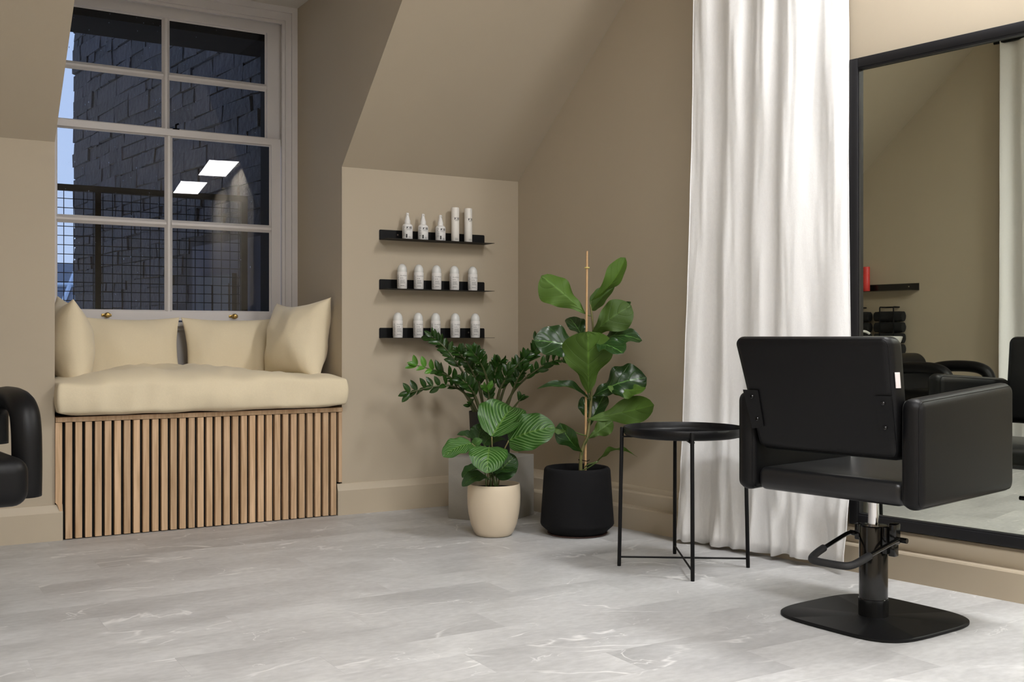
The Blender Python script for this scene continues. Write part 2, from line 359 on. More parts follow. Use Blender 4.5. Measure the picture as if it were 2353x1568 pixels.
def copy_tree(o, parent=None):
    c = o.copy(); COL.objects.link(c)
    if parent is not None: c.parent = parent; c.matrix_parent_inverse = o.matrix_parent_inverse.copy()
    for ch in o.children: copy_tree(ch, c)
    return c
def struct(o, label): return tag(o, label, None, None, 'structure')
def spline(pts, n=8):
    pts = [V(p) for p in pts]; out = []
    for i in range(len(pts) - 1):
        p0 = pts[max(i - 1, 0)]; p1 = pts[i]; p2 = pts[i + 1]; p3 = pts[min(i + 2, len(pts) - 1)]
        for k in range(n):
            t = k / n
            out.append(.5 * ((2 * p1) + (p2 - p0) * t + (2 * p0 - 5 * p1 + 4 * p2 - p3) * t * t + (3 * p1 - p0 - 3 * p2 + p3) * t ** 3))
    out.append(pts[-1]); return out

# ------------------------------------------------------------------ room shell
ZK, ZC = 1.685, 2.95                  # knee wall height, ceiling height
SL = (ZC - ZK) / .90                  # run of the slope
ZD = 2.615; SD = (ZD - ZK) / .90      # dormer ceiling height, where it meets the slope
UL, UR = -2.286, -.995                # dormer opening
VW = .69                              # depth of the dormer
def wallpart(name, label, g, m=None, Mx=None):
    return struct(g.build(name, m or M['wall'], None, Mx, smooth=30), label)
g = Geo(); g.box((-4.1, 0, 0), (UL - .1, .1, ZK)); g.box((UR + .1, 0, 0), (.35, .1, ZK))
wallpart('wall_back', 'greige knee wall either side of the window seat', g, Mx=F1)
def cheek(u0, u1):
    g = Geo(); pts = [(u0, 0, 0), (u0, 0, ZK), (u0, -SD, ZD), (u0, .85, ZD), (u0, .85, 0)]
    g.prism(pts, (u1 - u0, 0, 0)); return g
wallpart('wall_dormer_right', 'shadowed greige right cheek of the window recess', cheek(UR, UR + .1), Mx=F1)
wallpart('wall_dormer_left', 'greige left cheek of the window recess', cheek(UL - .1, UL), Mx=F1)
g = Geo(); g.box((UL - .05, VW + .02, 0), (UR + .05, VW + .12, .93)); wallpart('wall_under_window', 'greige wall below the sash window', g, Mx=F1)
for nm, a, b, lb in (('ceiling_slope_right', UR + .1, .95, 'sloping greige ceiling above the three shelves'), ('ceiling_slope_left', -4.6, UL - .1, 'sloping greige ceiling left of the window')):
    g = Geo(); g.prism([(a, 0, ZK), (a, -SL, ZC), (a, -SL + .08, ZC + .09), (a, .08, ZK + .09)], (b - a, 0, 0)); wallpart(nm, lb, g, Mx=F1)
g = Geo(); g.prism([(UL - .1, -SD, ZD), (UL - .1, -SL, ZC), (UL - .1, -SL + .08, ZC + .09), (UL - .1, -SD + .08, ZD + .09)], (UR - UL + .2, 0, 0)); wallpart('ceiling_slope_middle', 'sloping greige ceiling above the window recess', g, Mx=F1)
g = Geo(); g.box((UL - .1, -SD, ZD), (UR + .1, .85, ZD + .1)); wallpart('ceiling_dormer', 'flat pale ceiling of the window recess', g, M['ceil'], Mx=F1)
g = Geo(); g.box((-7.5, -11.6, ZC), (11.5, .85, ZC + .1)); wallpart('ceiling', 'flat pale ceiling above the salon floor', g, M['ceil'], Mx=F1)
# right wall: from the corner to the curtain, then on behind the mirror
Cc = V((.0323, 5.73)); Bc = V((1.270, 4.046))
def ground_frame(a, b):
    d = (b - a).normalized(); return Matrix.Translation((a.x, a.y, 0)) @ RZ(math.atan2(d.y, d.x)), (b - a).length
Mr, L = ground_frame(Cc, Bc)
g = Geo(); g.box((-.12, 0, 0), (L, .12, ZC + .05)); wallpart('wall_right', 'greige wall behind the fig and the white curtain', g, Mx=Mr)
D2 = Bc - E2 * 13.0; Mr2, L2 = ground_frame(Bc, D2)
g = Geo(); g.box((0, 0, 0), (L2, .12, ZC + .05)); wallpart('wall_mirror_side', 'brightly lit beige wall behind the big mirror', g, Mx=Mr2)
g = Geo(); g.box((-5.6, -.12, 0), (9.0, 0, ZC + .05)); wallpart('wall_left', 'greige wall behind the camera seen in the mirror', g, Mx=F3)
g = Geo(); g.box((-7.5, -11.5, 0), (11.5, -11.38, ZC + .05)); wallpart('wall_front', 'greige far wall behind the camera', g, Mx=F1)

# floor: base slab with planks as parts
def halfplanes_local():
    R = F1.to_3x3().to_2x2() if False else None
hp = []   # (nx, ny, c) keep nx*x+ny*y<=c in F1 local coordinates
Fi = F1.inverted()
def world_hp(n, c):
    a = V((n.x, n.y, 0)); al = Fi.to_3x3() @ a; o = F1.translation; hp.append((al.x, al.y, c - (n.x * o.x + n.y * o.y)))
world_hp(N2, 3.555); world_hp(-N2, .14); world_hp(N1, .9); world_hp(-N1, 4.909)
def clip(poly):
    for (a, b, c) in hp:
        out = []
        for i in range(len(poly)):
            p, q = poly[i], poly[(i + 1) % len(poly)]; dp = a * p[0] + b * p[1] - c; dq = a * q[0] + b * q[1] - c
            if dp <= 0: out.append(p)
            if dp * dq < 0: t = dp / (dp - dq); out.append((p[0] + (q[0] - p[0]) * t, p[1] + (q[1] - p[1]) * t))
        poly = out
        if len(poly) < 3: return []
    return poly
g = Geo(); g.box((-7.5, -11.5, -.06), (11.5, .9, -.004)); fl = g.build('floor', M['floor'], None, F1, smooth=0); struct(fl, 'pale grey stone look plank floor')
PW, PL, GAP = .183, .92, .0001
row = 0; y = 0.05
while y > -7.6:
    x = -6 + (row * .37 % 1) * PL
    while x < 6.5:
        poly = clip([(x + GAP, y - PW + GAP), (x + PL - GAP, y - PW + GAP), (x + PL - GAP, y - GAP), (x + GAP, y - GAP)])
        if len(poly) >= 3:
            n = len(poly); gg = Geo(); gg.prism([(p[0], p[1], -.004) for p in poly], (0, 0, .004)); gg.build('plank', M['floor'], fl, smooth=0)
        x += PL
    y -= PW; row += 1

# skirtings
def skirt_profile(g, x0, x1, pts): g.prism([(x0, p[0], p[1]) for p in pts], (x1 - x0, 0, 0))
prof = [(0, 0), (-.016, 0), (-.016, .118), (-.010, .128), (-.004, .150), (0, .152)]
g = Geo(); skirt_profile(g, -4.0, UL + .03, prof); struct(g.build('baseboard_left', M['skirt'], None, F1, smooth=20), 'greige skirting left of the window seat')
g = Geo(); skirt_profile(g, UR - .026, .25, prof); struct(g.build('baseboard_back', M['skirt'], None, F1, smooth=20), 'greige skirting under the shelves')
# deep two tier skirting on the right wall (front edge straight, wall behind it runs slightly askew)
g = Geo(); p2 = [(-.25, 0), (0, 0), (0, .094), (-.004, .100), (-.034, .104), (-.034, .158), (-.040, .166), (-.12, .172), (-.25, .178)]
skirt_profile(g, 2.0, 4.75, p2)
struct(g.build('baseboard_right', M['skirt'], None, F2, smooth=20), 'deep two tier greige skirting along the right wall')
g = Geo(); skirt_profile(g, -3.4, 2.0, [(-.12, 0), (0, 0), (0, .094), (-.004, .100), (-.034, .104), (-.034, .158), (-.040, .166), (-.12, .172)])
struct(g.build('baseboard_mirror_side', M['skirt'], None, F2, smooth=20), 'two tier beige skirting below the big mirror')
g = Geo(); skirt_profile(g, -5.5, 3.4, [(0, 0), (.016, 0), (.016, .118), (.004, .150), (0, .152)]); struct(g.build('baseboard_front', M['skirt'], None, F3, smooth=20), 'greige skirting of the wall seen in the mirror')

# ceiling light panels
def panel(nc, e, label):
    p = N2 * nc + E2 * e; Mx = Matrix.Translation((p.x, p.y, ZC)) @ RZ(math.atan2(E2.y, E2.x))
    r = empty('ceiling_light', Mx, label, 'ceiling light', 'long ceiling light panels')
    g = Geo()
    for (a, b, c, d) in ((-.66, -.185, .66, -.17), (-.66, .17, .66, .185), (-.66, -.17, -.645, .17), (.645, -.17, .66, .17)): g.box((a, b, -.025), (c, d, 0))
    g.build('frame', M['white'], r, smooth=0)
    g = Geo(); g.box((-.645, -.17, -.02), (.645, .17, -.016)); g.build('diffuser', M['panel_light'], r, smooth=0)
panel(3.15, -4.45, 'long lit ceiling panel furthest behind the camera, by the mirror wall')
panel(3.31, -2.55, 'second long lit ceiling panel from the far end, by the mirror wall')
panel(3.33, 1.50, 'long lit ceiling panel above the styling chair')
panel(1.00, -2.30, 'added unseen fill light panel furthest behind the camera, by the opposite wall')  # unseen fill panel, added because the left side came out too dim
panel(1.00, -.90, 'added unseen fill light panel just behind the camera')  # unseen panel added as fill, on the side the fig's shadows point from
panel(1.00, .95, 'added unseen fill light panel between the camera and the window seat')  # unseen panel added to brighten the curtain, right wall and left pier

# ------------------------------------------------------------------ sash window
W = empty('window_1', F1 @ T(0, VW, 0), kind='structure'); W['label'] = 'white painted eight pane sash window at dusk'
g = Geo()
fy0, fy1 = -.05, .12
g.box((UL, -.045, .90), (UL + .06, fy1, ZD)); g.box((UR - .060, -.045, .93), (UR, fy1, ZD)); g.box((UL + .06, -.045, 2.545), (UR - .06, fy1, ZD))
for (a, b) in ((UL + .06, UL + .075), (UR - .075, UR - .060)): g.box((a, -.03, .93), (b, -.012, 2.545))
g.box((UL + .075, -.03, 2.53), (UR - .075, -.012, 2.545))
g.box((UR - .03, -.060, .93), (UR, -.045, ZD)); g.box((UL, -.060, 2.585), (UR - .03, -.045, ZD))
g.build('casing', M['white'], W, smooth=0)
g = Geo(); g.box((UL, -.075, .915), (UR, fy1, .935)); g.box((UL, -.02, .60), (UR, .0, .915)); g.box((UL, -.045, .895), (UR, -.02, .915))
g.build('sill', M['white'], W, smooth=0)
UC = -1.654
def sash(name, y0, y1, zb, zt, railb, railt, stile, mw, zm, uc, ur, ul):
    s = Geo()
    s.box((ul - stile, y0, zb), (ul, y1, zt)); s.box((ur, y0, zb), (ur + stile, y1, zt))
    s.box((ul, y0, zb), (ur, y1, railb)); s.box((ul, y0, railt), (ur, y1, zt))
    ym = y0 + .006
    s.prism([(uc - mw / 2, y1, railb), (uc - mw / 2, ym + .008, railb), (uc - mw / 5, ym, railb), (uc + mw / 5, ym, railb), (uc + mw / 2, ym + .008, railb), (uc + mw / 2, y1, railb)], (0, 0, railt - railb))
    for (a, b) in ((ul, uc - mw / 2), (uc + mw / 2, ur)):
        s.prism([(a, y1, zm - mw / 2), (a, ym + .008, zm - mw / 2), (a, ym, zm - mw / 5), (a, ym, zm + mw / 5), (a, ym + .008, zm + mw / 2), (a, y1, zm + mw / 2)], (b - a, 0, 0))
    # ovolo beads round each light
    for (a, b) in ((ul, uc - mw / 2), (uc + mw / 2, ur)):
        for (c, d) in ((railb, zm - mw / 2), (zm + mw / 2, railt)):
            w = .007; yb = (y0 + y1) / 2
            s.prism([(a, yb, c), (a, y0 + .012, c), (a + w, yb, c)], (0, 0, d - c)); s.prism([(b, yb, c), (b, y0 + .012, c), (b - w, yb, c)], (0, 0, d - c))
            s.prism([(a, yb, c), (a, y0 + .012, c), (a, yb, c + w)], (b - a, 0, 0)); s.prism([(a, yb, d), (a, y0 + .012, d), (a, yb, d - w)], (b - a, 0, 0))
    o = s.build(name, M['white'], W, smooth=0)
    for (a, b) in ((ul, uc), (uc, ur)):
        for (c, d) in ((railb, zm), (zm, railt)):
            p = Geo(); p.box((a, (y0 + y1) / 2, c), (b, (y0 + y1) / 2 + .003, d)); p.build('pane', M['glass'], o, smooth=0)
    return o
lower = sash('lower_sash', -.012, .028, .945, 1.915, .990, 1.882, .05, .026, 1.436, UC, -1.122, -2.186)
upper = sash('upper_sash', .032, .072, 1.885, 2.545, 1.924, 2.489, .08, .026, 2.196, UC - .004, -1.132, -2.186)
# brass lifts and catch
for px_u in (-1.955, -1.325):
    g = Geo(); g.lathe([(0, 0), (.012, .0), (.013, .004), (.007, .007), (.006, .016), (.012, .022), (.013, .028), (.009, .034), (0, .035)], 20, T(px_u, -.012, .968) @ RX(PI / 2))
    g.rbox((px_u - .026, -.016, .961), (px_u - .010, -.011, .975), .002, 2); g.rbox((px_u + .010, -.016, .961), (px_u + .022, -.011, .975), .002, 2)
    o = g.build('sash_lift', M['brass'], lower); o['label'] = 'small brass sash lift'
g = Geo(); g.rbox((-1.632, -.008, 1.915), (-1.602, .02, 1.923), .002, 2); g.tube([(-1.617, .004, 1.92), (-1.617, .004, 1.942), (-1.604, .0, 1.948)], .005, 8); o = g.build('sash_catch', M['iron'], lower); o['label'] = 'small black sash catch'
# rain on the outside of the glass
g = Geo(); random.seed(3)
for i in range(330):
    u = random.uniform(-2.15, -1.15); z = random.uniform(1.0, 2.48)
    if random.random() > (1.15 if u < -1.67 else .28) * (1 if z > 1.9 else .45): continue
    r = random.uniform(.0008, .0022); yy = .055 if z > 1.9 else .012
    L = r * random.choice((1, 1, 1.4, 3))
    pts = [(u - r, yy, z), (u, yy, z - L), (u + r, yy, z), (u, yy, z + L), (u, yy + r, z)]
    g.add(pts, [(0, 1, 4), (1, 2, 4), (2, 3, 4), (3, 0, 4), (3, 2, 1, 0)])
o = g.build('rain_drops', M['drop'], W); o['kind'] = 'stuff'

# exterior reveal and lintel
g = Geo(); g.box((UL - .3, .16, 2.475), (UR + .3, .50, 2.75)); g.box((UR - .075, .125, .7), (UR + .25, .34, 2.475)); g.box((UL - .3, .125, .7), (UL + .03, .3, 2.475))
g.box((UL - .3, .125, .55), (UR + .3, .3, .86))
rv = g.build('trim_1', M['iron'], None, F1 @ T(0, VW, 0), smooth=0); struct(rv, 'dark stone reveal and lintel outside the window')

# balcony mesh guard
rail = empty('balcony_guard', F1 @ T(0, 1.25, 0), 'black iron mesh guard outside the window', 'railing')
g = Geo(); g.box((-2.9, -.02, 1.642), (-1.082, .02, 1.674)); g.build('top_rail', M['iron'], rail, smooth=0)
for (a, b) in ((-1.914, -1.885), (-1.118, -1.082), (-2.72, -2.69)):
    g = Geo(); g.box((a, -.018, .35), (b, .018, 1.642)); g.build('post', M['iron'], rail, smooth=0)
g = Geo(); g.box((-2.9, -.02, .33), (-1.082, .02, .36)); g.build('bottom_rail', M['iron'], rail, smooth=0)
g = Geo(); x = -1.13
while x > -2.9: g.tube([(x, 0, .36), (x, 0, 1.642)], .0022, 5); x -= .0495
z = 1.60
while z > .36: g.tube([(-2.9, .004, z), (-1.12, .004, z)], .0022, 5); z -= .0495
o = g.build('wire_mesh', M['iron'], rail, smooth=0); o['kind'] = 'stuff'

# neighbouring stone gable
SWM = Matrix.Translation((-3.64, 9.0, 0)) @ RZ(math.atan2(-.785, .62))
sw = empty('stone_building', SWM, 'dark rubble stone gable wall outside at dusk', 'building')
g = Geo(); g.box((0, 0, -.3), (4.25, .4, 4.6)); g.build('wall', M['mortar'], sw, smooth=0)
random.seed(11); z = .95; stones = []
while z < 3.85:
    h = random.choice((.065, .08, .10, .13)); x = -.02 + random.uniform(0, .03)
    while x < 3.95:
        x1 = min(x + random.choice((.12, .18, .25, .34, .44)) * random.uniform(.85, 1.15), 3.98)
        if z < .86 + 770 / 2480 * (9 - .785 * x) + .05 and not (x1 > 2.58 and z < 1.44) and x1 - x > .05:
            d = random.uniform(.006, .024); j = lambda: random.uniform(-.010, .010)
            a, b, c, e = x + .004, x1 - .004, z + .003, z + h - .003
            f = [(a + j(), -d, c + j()), (b + j(), -d + j() * .6, c + j()), (b + j(), -d, e + j()), (a + j(), -d + j() * .6, e + j())]
            k = [(a - .003, .01, c - .003), (b + .003, .01, c - .003), (b + .003, .01, e + .003), (a - .003, .01, e + .003)]
            stones.append(((x1 - x) * h / (9 - .785 * x) ** 2, f + k))
        x = x1
    z += h
stones.sort(key=lambda q: -q[0]); SF = [(0, 1, 2, 3), (0, 4, 5, 1), (1, 5, 6, 2), (2, 6, 7, 3), (3, 7, 4, 0)]
for q in stones[:300]: Geo().add(q[1], SF).build('stone', M['stone'], sw, smooth=0)
g = Geo()
for q in stones[300:]: g.add(q[1], SF)
o = g.build('stone', M['stone'], sw, smooth=0); o['kind'] = 'stuff'
g = Geo(); g.box((2.59, -.03, .2), (3.62, .01, 1.44)); o = g.build('rendered_patch', M['render_grey'], sw, smooth=0); o['label'] = 'pale grey rendered patch'
g = Geo(); g.box((2.74, -.06, .2), (3.27, -.03, 1.24)); g.box((2.78, -.065, .3), (2.98, -.06, 1.18)); g.box((3.03, -.065, .3), (3.23, -.06, 1.18)); o = g.build('door_panel', M['door_dark'], sw, smooth=0); o['label'] = 'dark panelled door'

# distant roofs
def far_house(x, y, w, d, hz, rz, label):
    r = empty('far_house', T(x, y, 0) @ RZ(rz), label, 'house', None)
    g = Geo(); g.box((-w / 2, -d / 2, -3), (w / 2, d / 2, hz)); g.build('wall', M['render_grey'], r, smooth=0)
    g = Geo(); g.prism([(-w / 2 - .3, -d / 2 - .3, hz), (-w / 2 - .3, d / 2 + .3, hz), (-w / 2 - .3, 0, hz + 1.3)], (w + .6, 0, 0)); rf = g.build('roof', M['slate'], r, smooth=0)
    g = Geo()
    for k in range(5): g.box((-w / 2 + .6 + k * .62, -d / 2 - .25, hz + .02), (-w / 2 + .68 + k * .62, -d / 2 - .17, hz + .12))
    for k in range(5):
        g.tube([(-w / 2 + .6 + k * .62, -d / 2 - .1, hz + .22), (-w / 2 + .6 + k * .62, -.25, hz + 1.12)], .05, 5)
    g.tube([(-w / 2 + .4, -d / 4 - .1, hz + .72), (-w / 2 + 3.3, -d / 4 - .1, hz + .72)], .05, 5)
    g.build('roof_light', M['roof_light'], rf, smooth=0)
    g = Geo(); g.box((w / 2 - .9, -.3, hz + .8), (w / 2 - .4, .3, hz + 1.9)); g.build('chimney', M['render_grey'], r, smooth=0)
far_house(-11.1, 26, 5, 4.4, 1.35, .25, 'distant slate roofed house with pale roof glazing, low left in the window')
far_house(-16.2, 36, 7, 5, 1.75, -.2, 'further bluish roof behind the glazed roof outside')

# ------------------------------------------------------------------ window seat
B = empty('window_seat', F1, 'built-in oak slatted window seat box below the sash window', 'bench')
ZB = .52
g = Geo(); g.box((UL + .004, .012, .0), (UR - .004, .66, ZB - .02)); g.build('box', M['felt'], B, smooth=0)
NS = 33; pitch = (UR - UL) / 32.55
sl = Geo(); sl.box((0, -.013, .004), (.0265, .012, ZB - .022)); slm = sl.build('slat', M['oak'], mesh_only=True, smooth=0)
for i in range(NS):
    u = UL + .001 + i * pitch
    if i == 0:
        g = Geo(); g.prism([(0, .012, .16), (0, .012, ZB - .022), (.0265, .012, ZB - .022), (.0265, .012, .004), (.020, .012, .004), (.018, .012, .12), (.008, .012, .150)], (0, -.025, 0))
        g.build('slat', M['oak'], B, T(u, 0, 0), smooth=0)
    elif i == NS - 1:
        g = Geo(); g.box((0, -.013, .16), (.016, .012, ZB - .022)); g.build('slat', M['oak'], B, T(u, 0, 0), smooth=0)
    else: link('slat', slm, B, T(u, 0, 0))
g = Geo(); g.box((UL + .002, -.014, ZB - .020), (UR - .002, .64, ZB)); g.build('top_board', M['oak'], B, smooth=0)

def cushion_geo(a, b, Tk, n=34, ex=2.2, exz=.5, pinch=.10, wr=.006, seed=0, top=None, sag=0):
    """pillow lying in XY, thickness along Z"""
    g = Geo(); idx = {}
    def prof(x, y):
        k = max(0, (1 - abs(x) ** ex)) ** exz * max(0, (1 - abs(y) ** ex)) ** exz
        return k
    for side in (1, -1):
        for i in range(n + 1):
            for j in range(n + 1):
                x = -1 + 2 * i / n; y = -1 + 2 * j / n
                x = math.sin(x * PI / 2 * .94) / math.sin(PI / 2 * .94); y = math.sin(y * PI / 2 * .94) / math.sin(PI / 2 * .94)
                edge = i in (0, n) or j in (0, n)
                if edge and side == -1: continue
                k = prof(x, y); z = side * Tk / 2 * k
                px = x * a / 2 * (1 - pinch * (1 - y * y)); py = y * b / 2 * (1 - pinch * (1 - x * x))
                q = V((px * 9 + seed, py * 9, side * 3.1))
                w = noise.noise(q) * wr * 2.2 * (k ** .5)
                # puckers running out to the corners
                ang = math.atan2(py, px); rr = (x * x + y * y) / 2
                w += math.sin(ang * 17 + seed) * wr * .9 * (rr ** 2) * (k ** .4)
                q2 = V((px * 26 + seed * 2, py * 7, side)); w += (abs(noise.noise(q2)) - .2) * wr * 1.0 * k
                z += side * w
                if top: z += top(px, py, side, k)
                idx[(side, i, j)] = len(g.v); g.v.append((px, py, z))
    G = lambda s, i, j: idx.get((s, i, j), idx.get((1, i, j)))
    for i in range(n):
        for j in range(n):
            g.f.append((G(1, i, j), G(1, i + 1, j), G(1, i + 1, j + 1), G(1, i, j + 1)))
            g.f.append((G(-1, i, j), G(-1, i, j + 1), G(-1, i + 1, j + 1), G(-1, i + 1, j)))
    return g
# seat mattress: boxed sides, puffed top
def mattress():
    g = Geo(); n, m_, k = 84, 40, 8
    a, b = 1.278, .70
    vs = {}
    def pt(x, y, z):   # unit cube coords -1..1
        bx = x * a / 2; by = y * b / 2
        e = max(0, (1 - abs(x) ** 7)) * max(0, (1 - abs(y) ** 5))
        bul = (1 - z * z) * .010
        bx += (math.copysign(bul, x) if abs(x) > .999 else 0); by += (math.copysign(bul, y) if abs(y) > .999 else 0)
        # rounded plan corners and boxed edge
        ztop = .138 + .046 * e ** .8 + .018 * e * math.cos(bx * 5.2 + .7) + .010 * e * math.cos(bx * 11 + by * 9)
        for (tx, ty) in ((-.12, .02), (-.38, -.1), (.24, -.05), (.45, .12)):
            ztop -= .026 * math.exp(-((bx - tx) ** 2 / .006 + (by - ty) ** 2 / .02)) * e
        zbot = .0 + .012 * (1 - min(1, e * 3))
        zz = zbot + (ztop - zbot) * (z + 1) / 2
        q = V((bx * 7, by * 7, zz * 9)); w = noise.noise(q) * .010
        # gathers on the front face
        if abs(y) > .999: by += math.copysign(1, y) * ((noise.noise(V((bx * 16, zz * 5, 4))) * .010) + .008 * math.sin(bx * 9 + 1.2) * (1 - z * z) + .007 * math.sin(bx * 31 + 4 * noise.noise(V((bx * 3, 1, 1))) * 3) * max(0, -z) ** .5 * max(0, noise.noise(V((bx * 5, 7, 2))) + .25))
        zz += w * (1.3 if z > .99 else .5) + (noise.noise(V((bx * 24, by * 6, 9))) * .008 * e if z > .99 else 0)
        r = .05; cx, cy = a / 2 - abs(bx), b / 2 - abs(by)
        return (bx, by, zz)
    def vid(i, j, l):
        key = (i, j, l)
        if key not in vs: vs[key] = len(g.v); g.v.append(pt(-1 + 2 * i / n, -1 + 2 * j / m_, -1 + 2 * l / k))
        return vs[key]
    for i in range(n):
        for j in range(m_):
            g.f.append((vid(i, j, k), vid(i + 1, j, k), vid(i + 1, j + 1, k), vid(i, j + 1, k))); g.f.append((vid(i, j, 0), vid(i, j + 1, 0), vid(i + 1, j + 1, 0), vid(i + 1, j, 0)))
    for i in range(n):
        for l in range(k):
            g.f.append((vid(i, 0, l), vid(i + 1, 0, l), vid(i + 1, 0, l + 1), vid(i, 0, l + 1))); g.f.append((vid(i, m_, l), vid(i, m_, l + 1), vid(i + 1, m_, l + 1), vid(i + 1, m_, l)))
    for j in range(m_):
        for l in range(k):
            g.f.append((vid(0, j, l), vid(0, j, l + 1), vid(0, j + 1, l + 1), vid(0, j + 1, l))); g.f.append((vid(n, j, l), vid(n, j + 1, l), vid(n, j + 1, l + 1), vid(n, j, l + 1)))
    return g
mg = mattress(); mo = mg.build('seat_cushion', M['cushion'], None, F1 @ T(-1.6405, .275, ZB + .006), smooth=180)
md = mo.modifiers.new('soft', 'SUBSURF'); md.levels = 1; md.render_levels = 1
tag(mo, 'long puffy cream seat cushion covering the slatted window seat', 'cushion')
def pillow(label, a, b, Tk, Mx, seed, pinch=.09, ex=2.2, wr=.007, exz=.5):
    g = cushion_geo(a, b, Tk, seed=seed, pinch=pinch, ex=ex, wr=wr, exz=exz); o = g.build('pillow', M['cushion'], None, F1 @ Mx, smooth=180)
    tag(o, label, 'pillow', 'cream pillows on the window seat'); return o
ZM = ZB + .175
pillow('cream pillow lying upright against the window, left of centre', .47, .36, .15, T(-1.868, .52, ZM + .088) @ RX(PI / 2 - .22), 1.0)
pillow('cream pillow upright against the window, right of centre', .50, .36, .15, T(-1.375, .52, ZM + .088) @ RX(PI / 2 - .22), 5.0)
pillow('cream pillow leaning on the left end of the window recess', .44, .42, .20, T(-2.185, .29, ZM + .135) @ RY(PI / 2 - .10) @ RZ(PI / 2) @ RZ(.06), 9.0, pinch=.16)
pillow('plump cream pillow leaning on the right end of the window recess', .44, .42, .25, T(-1.125, .27, ZM + .145) @ RZ(.30) @ RY(-PI / 2 + .22) @ RZ(PI / 2 + .05), 13.0, pinch=.17)

# ------------------------------------------------------------------ wall shelves
def text_mesh(txt, size, m, extrude=.0002, bold=False):
    cu = bpy.data.curves.new('label_text', 'FONT'); cu.body = txt; cu.size = size; cu.align_x = 'CENTER'; cu.extrude = extrude
    if bold: cu.offset = size * .035
    cu.resolution_u = 3
    o = bpy.data.objects.new('label_text', cu); COL.objects.link(o)
    dg = bpy.context.evaluated_depsgraph_get(); me = bpy.data.meshes.new_from_object(o.evaluated_get(dg))
    bpy.data.objects.remove(o); bpy.data.curves.remove(cu); me.materials.clear(); me.materials.append(m); return me
def wrap(me, R, z0, a0=0.0):
    for v in me.vertices:
        x, y, z = v.co; a = x / R + a0; r = R + z
        v.co = (r * math.sin(a), -r * math.cos(a), y + z0)
    return me
def small_print(R, z0, z1, a0, a1, rows, m):
    g = Geo(); random.seed(rows)
    for k in range(rows):
        z = z1 - (z1 - z0) * (k + .5) / rows; h = (z1 - z0) / rows * .22; x = a0
        end = a0 + (a1 - a0) * random.uniform(.6, 1)
        while x < end:
            w = min(random.uniform(.05, .16), end - x); n = 2
            vs = []
            for q in range(n + 1):
                a = x + w * q / n; vs += [((R + .0002) * math.sin(a), -(R + .0002) * math.cos(a), z - h), ((R + .0002) * math.sin(a), -(R + .0002) * math.cos(a), z + h)]
            g.add(vs, [(2 * q, 2 * q + 2, 2 * q + 3, 2 * q + 1) for q in range(n)]); x += w + .03
    return g

def shelf(z, label):
    Mx = F1 @ T(-.800, 0, z); r = empty('wall_shelf', Mx, label, 'shelf', 'black metal wall shelves')
    g = Geo(); hh = .049; rr = .006
    pts = [(0, -.0015, 0), (.595, -.0015, 0), (.595, -.0015, hh - rr), (.5932, -.0015, hh - .0018), (.595 - rr, -.0015, hh), (rr, -.0015, hh), (.0018, -.0015, hh - .0018), (0, -.0015, hh - rr)]
    g.prism(pts, (0, .0015, 0)); g.build('back_flange', M['black_metal'], r, smooth=0)
    g = Geo(); g.box((0, -.108, -.0018), (.595, 0, 0)); g.build('ledge', M['black_metal'], r, smooth=0)
    for x in (.1, .5):
        g = Geo(); g.lathe([(0, 0), (.0042, 0), (.0036, .0016), (0, .002)], 14, T(x, -.0015, .027) @ RX(PI / 2)); g.build('screw', M['hose'], r)
for z, lb in ((1.342, 'topmost of the three black wall shelves, with spray bottles and two tall tubes'), (1.097, 'middle one of the three black metal wall shelves'), (.857, 'lowest of the three black metal wall shelves, just above the plants')): shelf(z, lb)

def spray_bottle(label):
    r = empty('spray_bottle', None, label, 'bottle', 'white spray bottles on the top shelf')
    R = .0258
    g = Geo(); g.lathe([(0, 0), (.0245, 0), (R, .002), (R, .066), (.024, .072), (.018, .077), (.014, .079), (0, .079)], 40); b = g.build('body', M['bottle_white'], r)
    g = Geo(); g.lathe([(.0145, .078), (.0145, .094), (.013, .097), (.0085, .115), (.0075, .119), (.0075, .131), (.005, .133), (0, .133)], 28); g.box((-.0025, -.012, .122), (.0025, 0, .127)); g.build('spray_nozzle', M['bottle_white'], r)
    link('label_text', wrap(text_mesh('K18', .0165, M['ink'], bold=True), R, .052), b)
    g = small_print(R, .044, .050, -.5, .5, 2, M['ink_grey']); g.build('label_text', M['ink_grey'], b, smooth=0)
    g = small_print(R, .018, .066, -1.35, -.75, 11, M['ink_grey']); g.build('label_text', M['ink_grey'], b, smooth=0)
    g = small_print(R, .005, .016, -.1, .45, 3, M['ink_grey']); g.build('label_text', M['ink_grey'], b, smooth=0)
    g = Geo()
    vs = []
    for q in range(5):
        a = -.62 + .26 * q / 4; vs += [((R + .0002) * math.sin(a), -(R + .0002) * math.cos(a), .008), ((R + .0002) * math.sin(a), -(R + .0002) * math.cos(a), .026)]
    g.add(vs, [(2 * q, 2 * q + 2, 2 * q + 3, 2 * q + 1) for q in range(4)]); g.build('label_bar', M['ink'], b, smooth=0)
    return r
